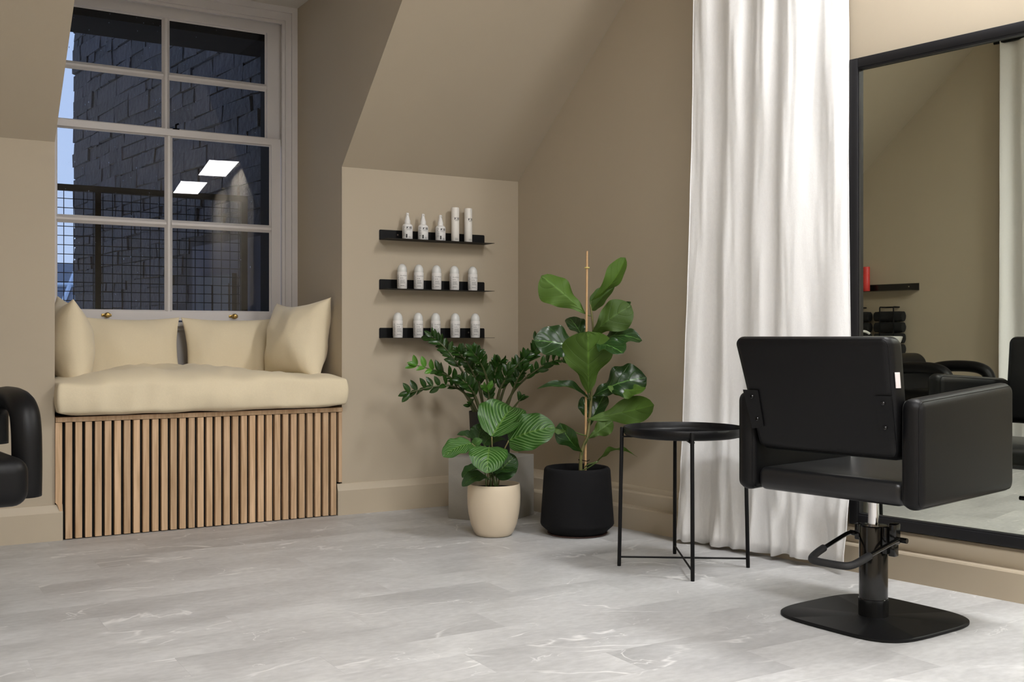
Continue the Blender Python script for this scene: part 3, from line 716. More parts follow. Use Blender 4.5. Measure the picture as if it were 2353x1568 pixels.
def tube_can(label):
    r = empty('mousse_can', None, label, 'bottle', 'tall white cans on the top shelf'); R = .0205
    g = Geo(); g.lathe([(0, 0), (.019, 0), (R, .002), (R, .122), (R - .0004, .1225), (R - .0004, .1235), (0, .1235)], 40); b = g.build('body', M['bottle_cream'], r)
    g = Geo(); g.lathe([(R, .1237), (R, .172), (.019, .175), (0, .176)], 40); g.build('cap', M['bottle_cream'], r)
    link('label_text', wrap(text_mesh('K18', .0165, M['ink'], bold=True), R, .112, .12), b)
    g = small_print(R, .105, .111, -.4, .65, 2, M['ink_grey']); g.build('label_text', M['ink_grey'], b, smooth=0)
    g = small_print(R, .008, .02, -.4, .6, 3, M['ink_grey']); g.build('label_text', M['ink_grey'], b, smooth=0)
    return r
def mask_bottle(label, group):
    r = empty('pump_bottle', None, label, 'bottle', group); R = .0245
    g = Geo(); g.lathe([(0, 0), (.0232, 0), (.0235, .004), (.0237, .006), (R, .007), (R, .082), (R - .0006, .084), (0, .084)], 40); b = g.build('body', M['label'], r)
    g = Geo(); g.lathe([(R - .0008, .084), (R - .0008, .094), (.0225, .103), (.0185, .113), (.012, .1205), (.006, .1235), (0, .1245)], 36); c = g.build('cap', M['frost'], r)
    # oval thumb hollow on the cap
    g = Geo(); pts = [(.0062 * math.cos(t), .0095 * math.sin(t)) for t in [2 * PI * k / 18 for k in range(18)]]
    ring = []
    for (x, y) in pts:
        zz = .106 + y; rr = .0216 - max(0, (zz - .100)) * .62; a = .25 + x / .022; ring.append((rr * math.sin(a), -rr * math.cos(a), zz))
    g.tube(ring, .0009, 6, closed=True); g.build('cap_ring', M['bottle_white'], c)
    link('label_text', wrap(text_mesh('OLAPLEX', .0088, M['ink_grey']), R, .062), b)
    link('label_text', wrap(text_mesh('N°8', .0082, M['ink']), R, .050, -.42), b)
    g = small_print(R, .026, .046, -.68, .35, 5, M['ink_grey']); g.build('label_text', M['ink_grey'], b, smooth=0)
    g = small_print(R, .013, .019, -.68, .5, 1, M['ink_grey']); g.build('label_text', M['ink_grey'], b, smooth=0)
    g = small_print(R, .012, .07, -1.45, -1.0, 13, M['ink_grey']); g.build('label_text', M['ink_grey'], b, smooth=0)
    return r
def place(protos, spots, z, labels):
    for i, (u, lb) in enumerate(zip(spots, labels)):
        o = protos if i == 0 else copy_tree(protos)
        o.matrix_world = F1 @ T(u, -.05, z) @ RZ(random.uniform(-.12, .12)); o['label'] = lb
place(spray_bottle(''), [-.67, -.584, -.487], 1.3425, ['leftmost white spray bottle on the top shelf', 'middle one of the three white spray bottles on the top shelf', 'white spray bottle next to the tall tubes on the top shelf'])
place(tube_can(''), [-.403, -.328], 1.3425, ['left one of the two tall white cylindrical cans on the top shelf', 'right one of the two tall white cylindrical cans on the top shelf'])
ordn = ['leftmost', 'second from left', 'middle', 'second from right', 'rightmost']
mb = mask_bottle('', 'white pump bottles on the middle shelf')
place(mb, [-.699, -.608, -.509, -.408, -.302], 1.0975, [f'{o} of five white pump bottles on the middle shelf' for o in ordn])
mb2 = copy_tree(mb); mb2['group'] = 'white pump bottles on the lowest shelf'
place(mb2, [-.722, -.611, -.514, -.403, -.287], .8575, [f'{o} of five white pump bottles on the lowest shelf' for o in ordn])

# ------------------------------------------------------------------ curtain
def curtain(Mx, x0, x1, zt, zb0, zb1, folds, amp, flare, label, seed, n=260, m_=70, sgn=1, tuck=0):
    g = Geo()
    for j in range(m_ + 1):
        t = j / m_
        for i in range(n + 1):
            s = i / n
            zb = zb0 + (zb1 - zb0) * s
            z = zt + (zb - zt) * t
            fl = flare[0] * t ** 2.0, flare[1] * t ** 2.0
            x = (x0 - fl[0]) + ((x1 + fl[1]) - (x0 - fl[0])) * s
            sw = s + .012 * math.sin(t * 3 + seed) + .02 * t * t * math.sin(s * 9 + seed)
            ph = 2 * PI * folds * (sw + .05 * math.sin(sw * 7 + seed))
            a = amp * (.85 + .35 * t) * (.7 + .5 * noise.noise(V((sw * 5, seed, t * .8))))
            y = a * (math.sin(ph) + .28 * math.sin(2 * ph + 1.3 + t)) + .25 * a * math.sin(ph * .5 + seed)
            x += .35 * a * math.cos(ph)
            y += noise.noise(V((s * 9, t * 6, seed))) * .008 + noise.noise(V((s * 30, t * 14, seed))) * .0022
            if t > .86:   # crumpled hem
                k = (t - .86) / .14; y += noise.noise(V((s * 22, t * 22, seed + 3))) * .026 * k; z += noise.noise(V((s * 18, 2, seed))) * .014 * k; y += .02 * k * k * math.sin(ph * 1.5)
            y -= tuck * (1 - max(0, (t - .80) / .20) ** 1.5) * math.exp(-s * 5.5); x += tuck * .55 * (1 - t ** 4) * math.exp(-s * 6)
            g.v.append((x, y * sgn, max(z, .004)))
    for j in range(m_):
        for i in range(n): a = j * (n + 1) + i; g.f.append((a, a + 1, a + n + 2, a + n + 1))
    r = empty('curtain', Mx, label, 'curtain')
    cl = g.build('cloth', M['curtain'], r, smooth=180); md = cl.modifiers.new('thick', 'SOLIDIFY'); md.thickness = .0012
    # stitched side hems
    for side, ii in ((0, 0), (1, n)):
        pts = [V(g.v[j * (n + 1) + ii]) for j in range(m_ + 1)]; h = Geo(); h.tube(pts, .0022, 6); h.build('side_hem', M['curtain'], r)
    h = Geo(); h.tube([(x0 - .05, 0, zt - .01), (x1 + .05, 0, zt - .01)], .011, 12); h.build('rod', M['black_metal'], r)
    return r
curtain(F2 @ T(0, .050, 0), 2.235, 2.955, 2.90, .030, .008, 4.3, .0145, (.0, .085), 'tall white curtain hanging between the fig and the mirror', 2.2, tuck=.075)
curtain(F3 @ T(0, .07, 0), -3.46, -2.55, 2.84, .012, .012, 6.5, .028, (.0, .0), 'white curtain on the opposite wall, seen at the right edge of the mirror', 8.1, n=160, m_=40)

# ------------------------------------------------------------------ mirror
mr = empty('wall_mirror', F2 @ T(2.274, -.016, .1725), 'large black framed mirror standing on the skirting ledge', 'mirror')
MW, MH, FW = 1.65, 1.712, .036      # runs towards -x (to the right in the photograph)
x_l = 2.24 - 2.24
g = Geo()
def rail_(a, b): g.rbox(a, b, .003, 2)
rail_((-FW, -.03, 0), (0, 0, MH)); rail_((-MW, -.03, 0), (-MW + FW, 0, MH)); rail_((-MW + FW, -.03, MH - FW), (-FW, 0, MH)); rail_((-MW + FW, -.03, 0), (-FW, 0, FW))
for (a, b) in (((-FW - .003, -.022, FW), (-FW, -.004, MH - FW)), ((-MW + FW, -.022, FW), (-MW + FW + .006, -.004, MH - FW)), ((-MW + FW, -.022, MH - FW - .006), (-FW, -.004, MH - FW)), ((-MW + FW, -.022, FW), (-FW, -.004, FW + .006))): g.box(a, b)
g.build('frame', M['frame'], mr, smooth=30)
g = Geo(); g.box((-MW + .03, -.024, .03), (-.03, -.018, MH - .03)); g.build('mirror_glass', M['mirror'], mr, smooth=0)

# ------------------------------------------------------------------ styling chair (seen from behind)
def ellipse_plate(h, n, z0, z1, r=.004, m_=96):
    g = Geo(); prof_ = [(0, z0), (1 - r / h, z0), (1, z0 + r * .5), (1, z1 - r * .6), (1 - r * .8 / h, z1), (0, z1)]
    vs = []; fs = []; k = len(prof_)
    for i in range(m_):
        a = 2 * PI * i / m_; c, s_ = math.cos(a), math.sin(a); rr = (abs(c) ** n + abs(s_) ** n) ** (-1 / n) * h
        for (q, z) in prof_: vs.append((c * rr * q, s_ * rr * q, z))
    for i in range(m_):
        j = (i + 1) % m_
        for q in range(k - 1): fs.append((i * k + q, j * k + q, j * k + q + 1, i * k + q + 1))
    return g.add(vs, fs)
def arc(c, r, a0, a1, n=8): return [(c[0] + r * math.cos(a0 + (a1 - a0) * i / n), c[1] + r * math.sin(a0 + (a1 - a0) * i / n)) for i in range(n + 1)]

CH = empty('styling_chair', T(1.105, 3.30, 0) @ RZ(math.radians(-50)), 'black padded salon chair seen from behind on a square pedestal base', 'chair')
g = ellipse_plate(.232, 4.0, 0, .011); g.build('base_plate', M['black_metal'], CH, RZ(math.radians(-4.7)), smooth=35)
g = Geo(); g.lathe([(.0445, .010), (.0445, .062), (.0425, .064), (.0425, .282), (.040, .286), (.018, .287), (.018, .28), (0, .28)], 48); col = g.build('column', M['gloss_black'], CH, smooth=35)
g = Geo(); g.lathe([(.0155, .25), (.0155, .385), (0, .385)], 28); g.build('piston', M['chrome'], CH)
g = Geo(); g.rbox((-.11, -.11, .372), (.11, .11, .402), .004, 2); g.build('seat_plate', M['black_metal'], CH)
# pump bar
pb = empty('pump_bar', None, parent=CH)
pl = [(-.075, .0, .252), (-.076, -.03, .250), (-.068, -.16, .225), (-.066, -.20, .215), (-.058, -.235, .206), (-.035, -.250, .203), (.050, -.250, .203), (.075, -.235, .206), (.083, -.20, .215), (.085, -.16, .225), (.088, -.03, .250), (.088, 0, .252)]
g = Geo(); g.tube(spline(pl, 5), .0068, 12); g.tube([(-.080, 0, .252), (.112, 0, .252)], .008, 14); g.build('lever_rod', M['gloss_black'], pb, smooth=60)
g = Geo(); g.tube(spline(pl[2:10], 6), .0112, 14); g.build('rubber_sleeve', M['rubber'], pb, smooth=60)
g = Geo(); g.rbox((.040, -.022, .205), (.057, .026, .288), .004, 2); g.rbox((.056, -.014, .235), (.082, .018, .300), .006, 3); g.rbox((.056, -.012, .200), (.078, .012, .237), .003, 2); g.build('pump_bracket', M['gloss_black'], pb, smooth=40)
g = Geo(); g.rbox((-.058, -.014, .235), (-.04, .014, .285), .004, 2); g.build('pump_bracket', M['gloss_black'], pb, smooth=40)
# seat
g = Geo(); g.rbox((-.243, -.255, .392), (.243, .27, .462), .024, 5, fn=lambda p: V((p.x, p.y, p.z + (.008 * (1 - (p.x / .243) ** 2) * (1 - (p.y / .27) ** 2) if p.z > .44 else 0)))); seat = g.build('seat', M['seat_leather'], CH, smooth=60)
def hoop(w, y0, y1, z0, z1, r, x): # rounded rectangle loop in the y-z plane
    c = arc((y1 - r, z1 - r), r, 0, PI / 2) + arc((y0 + r, z1 - r), r, PI / 2, PI) + arc((y0 + r, z0 + r), r, PI, 1.5 * PI) + arc((y1 - r, z0 + r), r, 1.5 * PI, 2 * PI)
    return [(x, p[0], p[1]) for p in c]
# arms
def arm_fn(p):
    t = (p.y + .275) / .55; return V((p.x, p.y, p.z + (.022 * t * (p.z - .39) / .3) + .010 * t))
def arm(sx):
    g = Geo(); x0, x1 = sorted((sx * .243, sx * .308)); g.rbox((x0, -.275, .388), (x1, .275, .692), .030, 6, fn=arm_fn)
    o = g.build('armrest', M['leather'], CH, smooth=60)
    for x in (sx * .2992, sx * .2518):
        s = Geo(); lp = [arm_fn(V(q)) for q in hoop(0, -.275 + .0088, .275 - .0088, .3968, .6832, .0215, x)]; s.tube(lp, .0015, 6, closed=True); s.build('seam', M['leather'], o, smooth=60)
arm(-1); arm(1)
# backrest: leans back, wider at the top, fits between the arms
def back_fn(p):
    t = (p.z - .50) / .36
    x = p.x * (.232 + .030 * max(0, min(1.1, t))) / .262
    y = p.y - .100 * t + .012 * (1 - (p.x / .262) ** 2) * (1 if p.y > -.21 else .4)
    return V((x, y, p.z))
g = Geo(); g.rbox((-.262, -.255, .518), (.262, -.175, .862), .028, 6, fn=back_fn); bk = g.build('backrest', M['leather'], CH, smooth=60)
for yy in (-.2468, -.1832):
    s = Geo(); q = .0082; rr = .020
    c = arc((.262 - q - rr, .862 - q - rr), rr, 0, PI / 2) + arc((-.262 + q + rr, .862 - q - rr), rr, PI / 2, PI) + arc((-.262 + q + rr, .518 + q + rr), rr, PI, 1.5 * PI) + arc((.262 - q - rr, .518 + q + rr), rr, 1.5 * PI, 2 * PI)
    s.tube([back_fn(V((p[0], yy, p[1]))) for p in c], .0014, 6, closed=True); s.build('seam', M['leather'], bk, smooth=60)
for sx in (-1, 1):
    g = Geo()
    def pp(x, z, y=-.2565): return back_fn(V((x, y, z)))
    a = [pp(sx * .262, .700), pp(sx * .205, .700), pp(sx * .215, .590), pp(sx * .262, .580)]
    g.add([q for q in a] + [q + V((0, -.004, 0)) for q in a], [(0, 1, 2, 3), (4, 5, 6, 7), (0, 4, 5, 1), (1, 5, 6, 2), (2, 6, 7, 3), (3, 7, 4, 0)])
    hp_ = g.build('hinge_plate', M['leather'], CH, smooth=0)
    for z in (.680, .612):
        g = Geo(); c = pp(sx * .232, z) + V((0, -.004, 0)); g.lathe([(.006, 0), (.006, .003), (.004, .005), (.0025, .005), (.0025, .003), (0, .003)], 16, Matrix.Translation(c) @ RX(PI / 2)); g.build('bolt', M['gloss_black'], hp_)
g = Geo(); c0 = back_fn(V((.262, -.235, .765))); c1 = back_fn(V((.262, -.235, .722)))
g.add([c0 + V((.001, -.004, 0)), c0 + V((.006, .010, 0)), c1 + V((.006, .010, 0)), c1 + V((.001, -.004, 0)), c0 + V((.003, -.004, 0)), c0 + V((.008, .010, 0)), c1 + V((.008, .010, 0)), c1 + V((.003, -.004, 0))], [(0, 1, 2, 3), (4, 5, 6, 7), (0, 4, 5, 1), (1, 5, 6, 2), (2, 6, 7, 3), (3, 7, 4, 0)])
o = g.build('care_tag', M['tag'], bk, smooth=0); o['label'] = 'small white cloth tag'

# ------------------------------------------------------------------ wash chair at the left edge
WCM = Matrix.Translation((N2 * .64 + E2 * 3.42).to_3d()) @ RZ(math.atan2(-E2.y, -E2.x) - PI / 2 - .04)   # local +y = facing (-E), local x = right of sitter
WC = empty('wash_chair', WCM, 'black wash chair with looped arms cut by the left edge', 'chair')
# local x runs along -N or N ; seat front at y=+.25
g = Geo(); g.rbox((-.235, -.26, .400), (.235, .335, .535), .042, 6); g.build('seat', M['leather'], WC, smooth=60)
def wb(p):
    t = (p.z - .48) / .35; return V((p.x, p.y - .10 * t, p.z))
g = Geo(); g.rbox((-.29, -.38, .46), (.29, -.24, .755), .055, 6, fn=wb); g.build('backrest', M['leather'], WC, smooth=60)
for sx in (-1, 1):
    g = Geo(); pts = [(sx * .275, -.30, .52), (sx * .275, -.29, .63), (sx * .275, -.19, .668), (sx * .275, -.02, .672), (sx * .275, .07, .650), (sx * .275, .105, .60), (sx * .275, .115, .50), (sx * .275, .11, .40)]
    sp = spline(pts, 8)
    g.tube(sp, .036, 18); g.v = [(sx * .275 + (v[0] - sx * .275) * 1.15, v[1], v[2]) for v in g.v]; g.build('arm', M['leather'], WC, smooth=180)
g = Geo(); g.rbox((-.18, -.42, .0), (.12, -.10, .40), .01, 2); g.build('plinth', M['gloss_black'], WC, smooth=40)
bs = empty('wash_basin', Matrix.Translation((N2 * .50 + E2 * 4.09).to_3d()), 'white ceramic wash basin reflected low at the mirror left side', 'basin')
g = Geo(); g.lathe([(0, .70), (.10, .70), (.17, .76), (.205, .83), (.215, .862), (.208, .866), (.195, .858), (.165, .80), (.10, .745), (0, .735)], 48); g.build('bowl', M['ceramic'], bs, smooth=60)
g = Geo(); g.lathe([(0, 0), (.12, 0), (.12, .02), (.07, .05), (.06, .70), (0, .70)], 32); g.build('pedestal', M['gloss_black'], bs, smooth=60)
g = Geo(); g.tube(spline([(.10, .10, .84), (.09, .09, .885), (.04, .04, .90), (.0, .0, .885)], 5), .008, 10); g.build('tap', M['ceramic'], bs, smooth=60)

# ------------------------------------------------------------------ shelf, bottle and towels on the opposite wall (seen in the mirror)
s3 = empty('wall_shelf', F3 @ T(-4.09, 0, 1.198), 'black wall shelf with a red bottle, reflected in the mirror', 'shelf')
g = Geo(); g.box((-.60, 0, 0), (0, .0015, .05)); g.build('back_flange', M['gloss_black'], s3, smooth=0)
g = Geo(); g.box((-.60, 0, -.002), (0, .11, 0)); g.build('ledge', M['gloss_black'], s3, smooth=0)
for x in (-.52, -.08):
    g = Geo(); g.lathe([(0, 0), (.0042, 0), (.0036, .0016), (0, .002)], 14, T(x, .0015, .027) @ RX(-PI / 2)); g.build('screw', M['hose'], s3)
rb = empty('red_bottle', F3 @ T(-4.480, .055, 1.198), 'red cylindrical bottle reflected at the left of the mirror', 'bottle')
g = Geo(); g.lathe([(0, 0), (.023, 0), (.025, .003), (.025, .125), (.0242, .126), (.0242, .128), (0, .128)], 32); g.build('body', M['red'], rb, smooth=50)
g = Geo(); g.lathe([(.025, .1285), (.025, .178), (.023, .182), (0, .183)], 32); g.build('cap', M['red'], rb, smooth=50)
def rack(x, lb, tl):
    r = empty('towel_rack', F3 @ T(x, 0, 0), lb, 'towel rack', 'black towel racks in the mirror')
    for s in (-1, 1):
        g = Geo(); g.tube([(s * .055, .002, 1.078), (s * .055, .075, 1.078), (s * .055, .080, 1.073), (s * .055, .080, .70), (s * .055, .075, .694), (s * .055, .002, .694)], .005, 8); g.build('bar', M['black_metal'], r)
    g = Geo(); g.tube([(-.055, .002, 1.078), (.055, .002, 1.078)], .005, 8); g.build('cross_bar', M['black_metal'], r)
    words = ['topmost', 'second', 'third', 'lowest']
    for k in range(4):
        z = 1.010 - k * .079; g = Geo(); n = 26; xs = [-.115, -.112, -.10] + [-.08 + .16 * i / 8 for i in range(9)] + [.10, .112, .115]; vs = []; fs = []
        for i, xx in enumerate(xs):
            rr = .038 * (1 if abs(xx) < .1 else (.93 if abs(xx) < .113 else .75))
            for q in range(n):
                a = 2 * PI * q / n; w = 1 + .05 * noise.noise(V((xx * 20, math.cos(a) * 2 + k, math.sin(a) * 2 + x))); vs.append((xx + random.uniform(-.001, .001), .040 + rr * w * .92 * math.cos(a), z + rr * w * math.sin(a)))
        for i in range(len(xs) - 1):
            for q in range(n): fs.append((i * n + q, i * n + (q + 1) % n, (i + 1) * n + (q + 1) % n, (i + 1) * n + q))
        fs += [tuple(range(n)), tuple(range((len(xs) - 1) * n, len(xs) * n))]
        g.add(vs, fs); o = g.build('rolled_towel', M['towel'], None, F3 @ T(x, 0, 0), smooth=60); tag(o, f'{words[k]} rolled black towel in the {tl} rack in the mirror', 'towel', 'rolled black towels in the mirror')
rack(-4.30, 'black wall towel rack further from the red bottle, in the mirror', 'right hand'); rack(-4.57, 'black wall towel rack below the red bottle, in the mirror', 'left hand')

# ------------------------------------------------------------------ tray table
TB = empty('tray_table', T(.642, 4.04, 0), 'round black metal tray table in front of the curtain', 'side table')
feet = [V((.4025 - .642, 4.056 - 4.04, 0)), V((.880 - .642, 4.024 - 4.04, 0)), V((.636 - .642, 3.80 - 4.04, 0)), V((.645 - .642, 4.28 - 4.04, 0))]
for f in feet:
    top = f * .955 + V((0, 0, .522)); g = Geo(); g.tube([f, f * .999 + V((0, 0, .01)), top - V((0, 0, .002)), top], [.0068, .0072, .0072, .006], 14); g.build('leg', M['black_metal'], TB, smooth=50)
g = Geo(); g.tube([feet[0] * .99 + V((0, 0, .034)), feet[1] * .99 + V((0, 0, .034))], .0036, 10); g.tube([feet[2] * .99 + V((0, 0, .0335)), feet[3] * .99 + V((0, 0, .0335))], .0036, 10); g.build('cross_brace', M['black_metal'], TB, smooth=50)
g = Geo(); zz = V((0, 0, .484))
for a, b in ((0, 1), (2, 3)):
    p, q = feet[a] * .955 + zz, feet[b] * .955 + zz; d = (q - p).normalized(); s_ = V((-d.y, d.x, 0)) * .009
    g.add([p - s_, p + s_, q + s_, q - s_, p - s_ + V((0, 0, .005)), p + s_ + V((0, 0, .005)), q + s_ + V((0, 0, .005)), q - s_ + V((0, 0, .005))], [(0, 1, 2, 3), (4, 5, 6, 7), (0, 4, 5, 1), (1, 5, 6, 2), (2, 6, 7, 3), (3, 7, 4, 0)])
g.build('tray_support', M['black_metal'], TB, smooth=0)
g = Geo(); R = .2235
g.lathe([(0, .4895), (R - .022, .4895), (R - .006, .494), (R - .001, .501), (R, .506), (R, .5245), (R - .001, .5255), (R - .002, .5245), (R - .002, .506), (R - .004, .500), (R - .010, .4945), (R - .024, .4915), (0, .4915)], 96); g.build('tray', M['tray'], TB, smooth=60)

# ------------------------------------------------------------------ plinth and pots
PLN = empty('concrete_block', None, 'square pale concrete block behind the cream pot', 'plinth')
a = V((-.032, 4.977)); e1 = V((-.2736, .143)).normalized(); e2 = V((-e1.y, e1.x)) * -1
Mp = Matrix.Translation((a.x, a.y, 0)) @ RZ(math.atan2(e1.y, e1.x))
g = Geo(); g.rbox((0, -.30, 0), (.305, 0, .292), .003, 2, Mx=Mp); PL_ = g.build('block', M['concrete'], PLN, smooth=30)
zzc = a + e1 * .153 + e2 * .15
pz = empty('planter', T(at(1127, 900, 5.19).x, 5.19, .292), 'charcoal pot of the many stemmed plant, on the concrete block', 'pot')
g = Geo(); g.lathe([(0, 0), (.088, 0), (.092, .004), (.1035, .205), (.1035, .212), (.100, .212), (.098, .17), (0, .17)], 56); g.build('body', M['pot_inner'], pz, smooth=50)
g = Geo(); g.lathe([(0, .188), (.098, .185), (.098, .17), (0, .17)], 40); g.build('soil', M['soil'], pz)
pc = empty('planter', T(-.079, 4.69, 0), 'cream rounded pot standing on the floor in front of the concrete block', 'pot')
g = Geo(); g.lathe([(0, 0), (.070, 0), (.077, .004), (.086, .016), (.100, .050), (.110, .095), (.1145, .135), (.1155, .170), (.1145, .205), (.1125, .220), (.1115, .2245), (.1095, .2245), (.1085, .220), (.1095, .19), (0, .19)], 72); g.build('body', M['pot_cream'], pc, smooth=60)
g = Geo(); g.lathe([(0, .205), (.109, .202), (.109, .19), (0, .19)], 40); g.build('soil', M['soil'], pc)
pk = empty('planter', T(.2855, 4.73, 0), 'big matt black tapered pot holding the fig', 'pot')
g = Geo(); g.lathe([(0, 0), (.116, 0), (.119, .002), (.128, .012), (.157, .038), (.161, .046), (.161, .052), (.1595, .07), (.1455, .278), (.1425, .286), (.137, .291), (.128, .291), (.124, .286), (.122, .27), (.130, .20), (0, .20)], 80); g.build('body', M['pot_black'], pk, smooth=50)
g = Geo(); g.lathe([(0, .243), (.126, .238), (.126, .2), (0, .2)], 40); g.build('soil', M['soil'], pk)
g = Geo(); g.lathe([(0, 0), (.128, 0), (.132, .003), (.1315, .006), (.118, .006), (.116, .0005), (0, .0005)], 60); g.build('saucer', mat('dark_red_saucer', (.05, .02, .016), .5, bump=.05), pk, smooth=60)

# ------------------------------------------------------------------ leaves
def wid(kind, t):
    if kind == 'fiddle':
        return (math.sin(PI * min(1, t) ** 1.45) ** .62) * (.58 + .42 * t) * (1 - .30 * math.exp(-((t - .30) / .13) ** 2)) + .0
    if kind == 'round': return (max(0, 1 - (2 * t - .94) ** 2 / 1.13)) ** .55 if t < .985 else .10
    if kind == 'blade': return math.sin(PI * t ** .9) ** .7
    return math.sin(PI * t ** .85) ** .8
def leaf_geo(p0, p1, w, nrm, kind='fiddle', bow=.12, fold=.25, tip=0.0, wave=.12, nw=5, seed=0, nt=18, ns=8, twist=0.0, side_curl=0.0):
    p0, p1, nrm = V(p0), V(p1), V(nrm)
    d = p1 - p0; L = d.length; d = d / L; s = d.cross(nrm).normalized(); N = s.cross(d).normalized()
    g = Geo(); g.uv = []
    for i in range(nt + 1):
        t = i / nt; hw = w / 2 * max(wid(kind, t), .012)
        c = p0 + d * L * t + N * L * (bow * math.sin(PI * t) + tip * t ** 3)
        a = twist * (t - .3); S = (s * math.cos(a) + N * math.sin(a)); NN = (N * math.cos(a) - s * math.sin(a))
        for j in range(-ns, ns + 1):
            q = j / ns
            rip = wave * w * .5 * (abs(q) ** 2) * math.sin(nw * PI * t + seed + (1.3 if q > 0 else 0)) * min(1, 4 * t * (1 - t) + .1)
            y = q * hw * math.cos(fold * abs(q) * .6); z = abs(q) * hw * math.sin(fold) - side_curl * hw * abs(q) ** 3 + rip
            rz = .012 * w * math.cos((t - .35 * abs(q)) * 2 * PI * 6)  * (1 - abs(q))
            g.v.append(tuple(c + S * y + NN * (z + rz))); g.uv.append((.5 + .5 * q, t))
    m = 2 * ns + 1
    for i in range(nt):
        for j in range(m - 1): a = i * m + j; g.f.append((a, a + 1, a + m + 1, a + m))
    return g
def leaf(parent, name, m, *a, **k):
    stem = k.pop('stem', None); g = leaf_geo(*a, **k)
    # faces must look along +N
    v = [V(x) for x in (g.v[g.f[len(g.f) // 2][i]] for i in range(4))]; fn_ = (v[1] - v[0]).cross(v[2] - v[0])
    if fn_.dot(V(a[3])) < 0: g.f = [f[::-1] for f in g.f]
    return g.build(name, m, parent, smooth=180)

CAM = V((0, 0, CZ))
def tocam(p): return (CAM - V(p)).normalized()

# fiddle leaf fig --------------------------------------------------
FY = 4.73
FG = empty('fiddle_leaf_fig', T(0, 0, 0), 'tall fiddle leaf fig with big green leaves in the black pot', 'potted plant')
stempts = [at(1334, 1083, FY), at(1335, 1050, FY), at(1341, 1025, FY), at(1350, 1003, FY), at(1354, 970, FY + .01), at(1358, 920, FY + .01), at(1359, 870, FY), at(1362, 820, FY + .01), at(1363, 765, FY), at(1360, 725, FY), at(1356, 700, FY)]
sp = spline(stempts, 5); g = Geo(); g.tube(sp, [.0085 - .0045 * i / (len(sp) - 1) for i in range(len(sp))], 10); g.build('stem', M['stem_brown'], FG, smooth=180)
g = Geo(); a, b = at(1345, 1088, FY + .02), at(1349, 577, FY - .02); g.tube([a, a.lerp(b, .95), b], [.0055, .005, .0042], 10); st = g.build('stake', M['stake'], FG, smooth=60)
g = Geo(); c = a.lerp(b, .925); g.tube([c + V((.009 * math.cos(t), .009 * math.sin(t), 0)) for t in [2 * PI * k / 16 for k in range(16)]], .003, 8, closed=True); o = g.build('ring', M['tie'], st); o['label'] = 'small pale yellow ring on the stake'
g = Geo(); c = at(1338, 1058, FY - .005); g.tube([c + V((-.018, 0, .002)), c, c + V((.02, -.005, -.004)), c + V((.032, 0, .001))], .0018, 6); g.build('twist_tie', M['iron'], FG)
FL = [  # base px,py,dY  tip px,py,dY  width px  normal  young?  kwargs
 ((1347, 722, 0), (1244, 634, .02), 96, (-.25, .95, -.25), 1, dict(bow=-.04, fold=.55, wave=.16, seed=1)),
 ((1358, 692, 0), (1443, 600, -.06), 62, (-.5, .82, .3), 1, dict(bow=-.10, fold=.35, wave=.10, seed=2, tip=.12)),
 ((1359, 712, .02), (1413, 658, .10), 44, (.25, .7, .5), 0, dict(bow=.06, fold=.5, wave=.10, seed=3)),
 ((1357, 772, -.01), (1450, 702, -.06), 92, (.10, .93, -.25), 1, dict(bow=-.16, fold=.35, wave=.14, seed=4)),
 ((1420, 726, .05), (1450, 694, .0), 30, (-.1, -.9, .4), 0, dict(bow=.1, fold=.5, wave=.1, seed=5)),
 ((1360, 800, .02), (1474, 778, -.03), 76, (.10, -.60, .80), 0, dict(bow=.20, fold=.15, wave=.20, seed=6, tip=-.05)),
 ((1360, 795, -.03), (1432, 812, -.20), 74, (-.25, -.20, .92), 0, dict(bow=.10, fold=.1, wave=.20, seed=7)),
 ((1352, 812, 0), (1226, 782, -.05), 96, (-.12, -.84, .50), 0, dict(bow=.10, fold=.20, wave=.14, seed=8, nw=6)),
 ((1347, 790, .03), (1308, 730, .14), 56, (.2, -.88, .45), 0, dict(bow=.06, fold=.3, wave=.14, seed=9)),
 ((1352, 905, -.03), (1351, 762, -.14), 140, (.0, .96, .25), 1, dict(bow=-.06, fold=.42, wave=.12, seed=10, nw=4)),
 ((1361, 912, .03), (1486, 868, .0), 100, (.18, -.82, .52), 0, dict(bow=.16, fold=.10, wave=.22, seed=11, nw=6)),
 ((1396, 888, -.02), (1484, 892, -.10), 40, (.0, .75, -.60), 1, dict(bow=.12, fold=.2, wave=.2, seed=12)),
 ((1354, 918, 0), (1238, 884, -.05), 34, (.12, -.45, .90), 0, dict(bow=.13, fold=.55, wave=.16, seed=13, tip=-.10)),
 ((1350, 965, -.02), (1503, 931, -.08), 76, (.10, .90, -.10), 1, dict(bow=.16, fold=.25, wave=.12, seed=14)),
 ((1350, 985, .05), (1390, 905, .09), 54, (-.2, -.85, .4), 0, dict(bow=.05, fold=.3, wave=.15, seed=15)),
 ((1352, 960, .06), (1338, 912, .10), 40, (.2, -.9, .3), 0, dict(bow=.05, fold=.3, wave=.15, seed=16)),
 ((1338, 1040, -.01), (1286, 972, -.09), 62, (-.55, -.70, .35), 0, dict(bow=.10, fold=.25, wave=.10, seed=17)),
 ((1305, 985, -.08), (1258, 980, -.10), 26, (-.1, .5, -.8), 1, dict(bow=.10, fold=.3, wave=.10, seed=18)),
 ((1352, 1008, -.02), (1408, 968, .0), 50, (-.2, .90, -.3), 1, dict(bow=-.10, fold=.45, wave=.2, seed=19)),
 ((1372, 1062, -.02), (1464, 1046, -.06), 30, (-.1, .35, .9), 1, dict(bow=.22, fold=.3, wave=.3, seed=20, tip=-.05)),
]
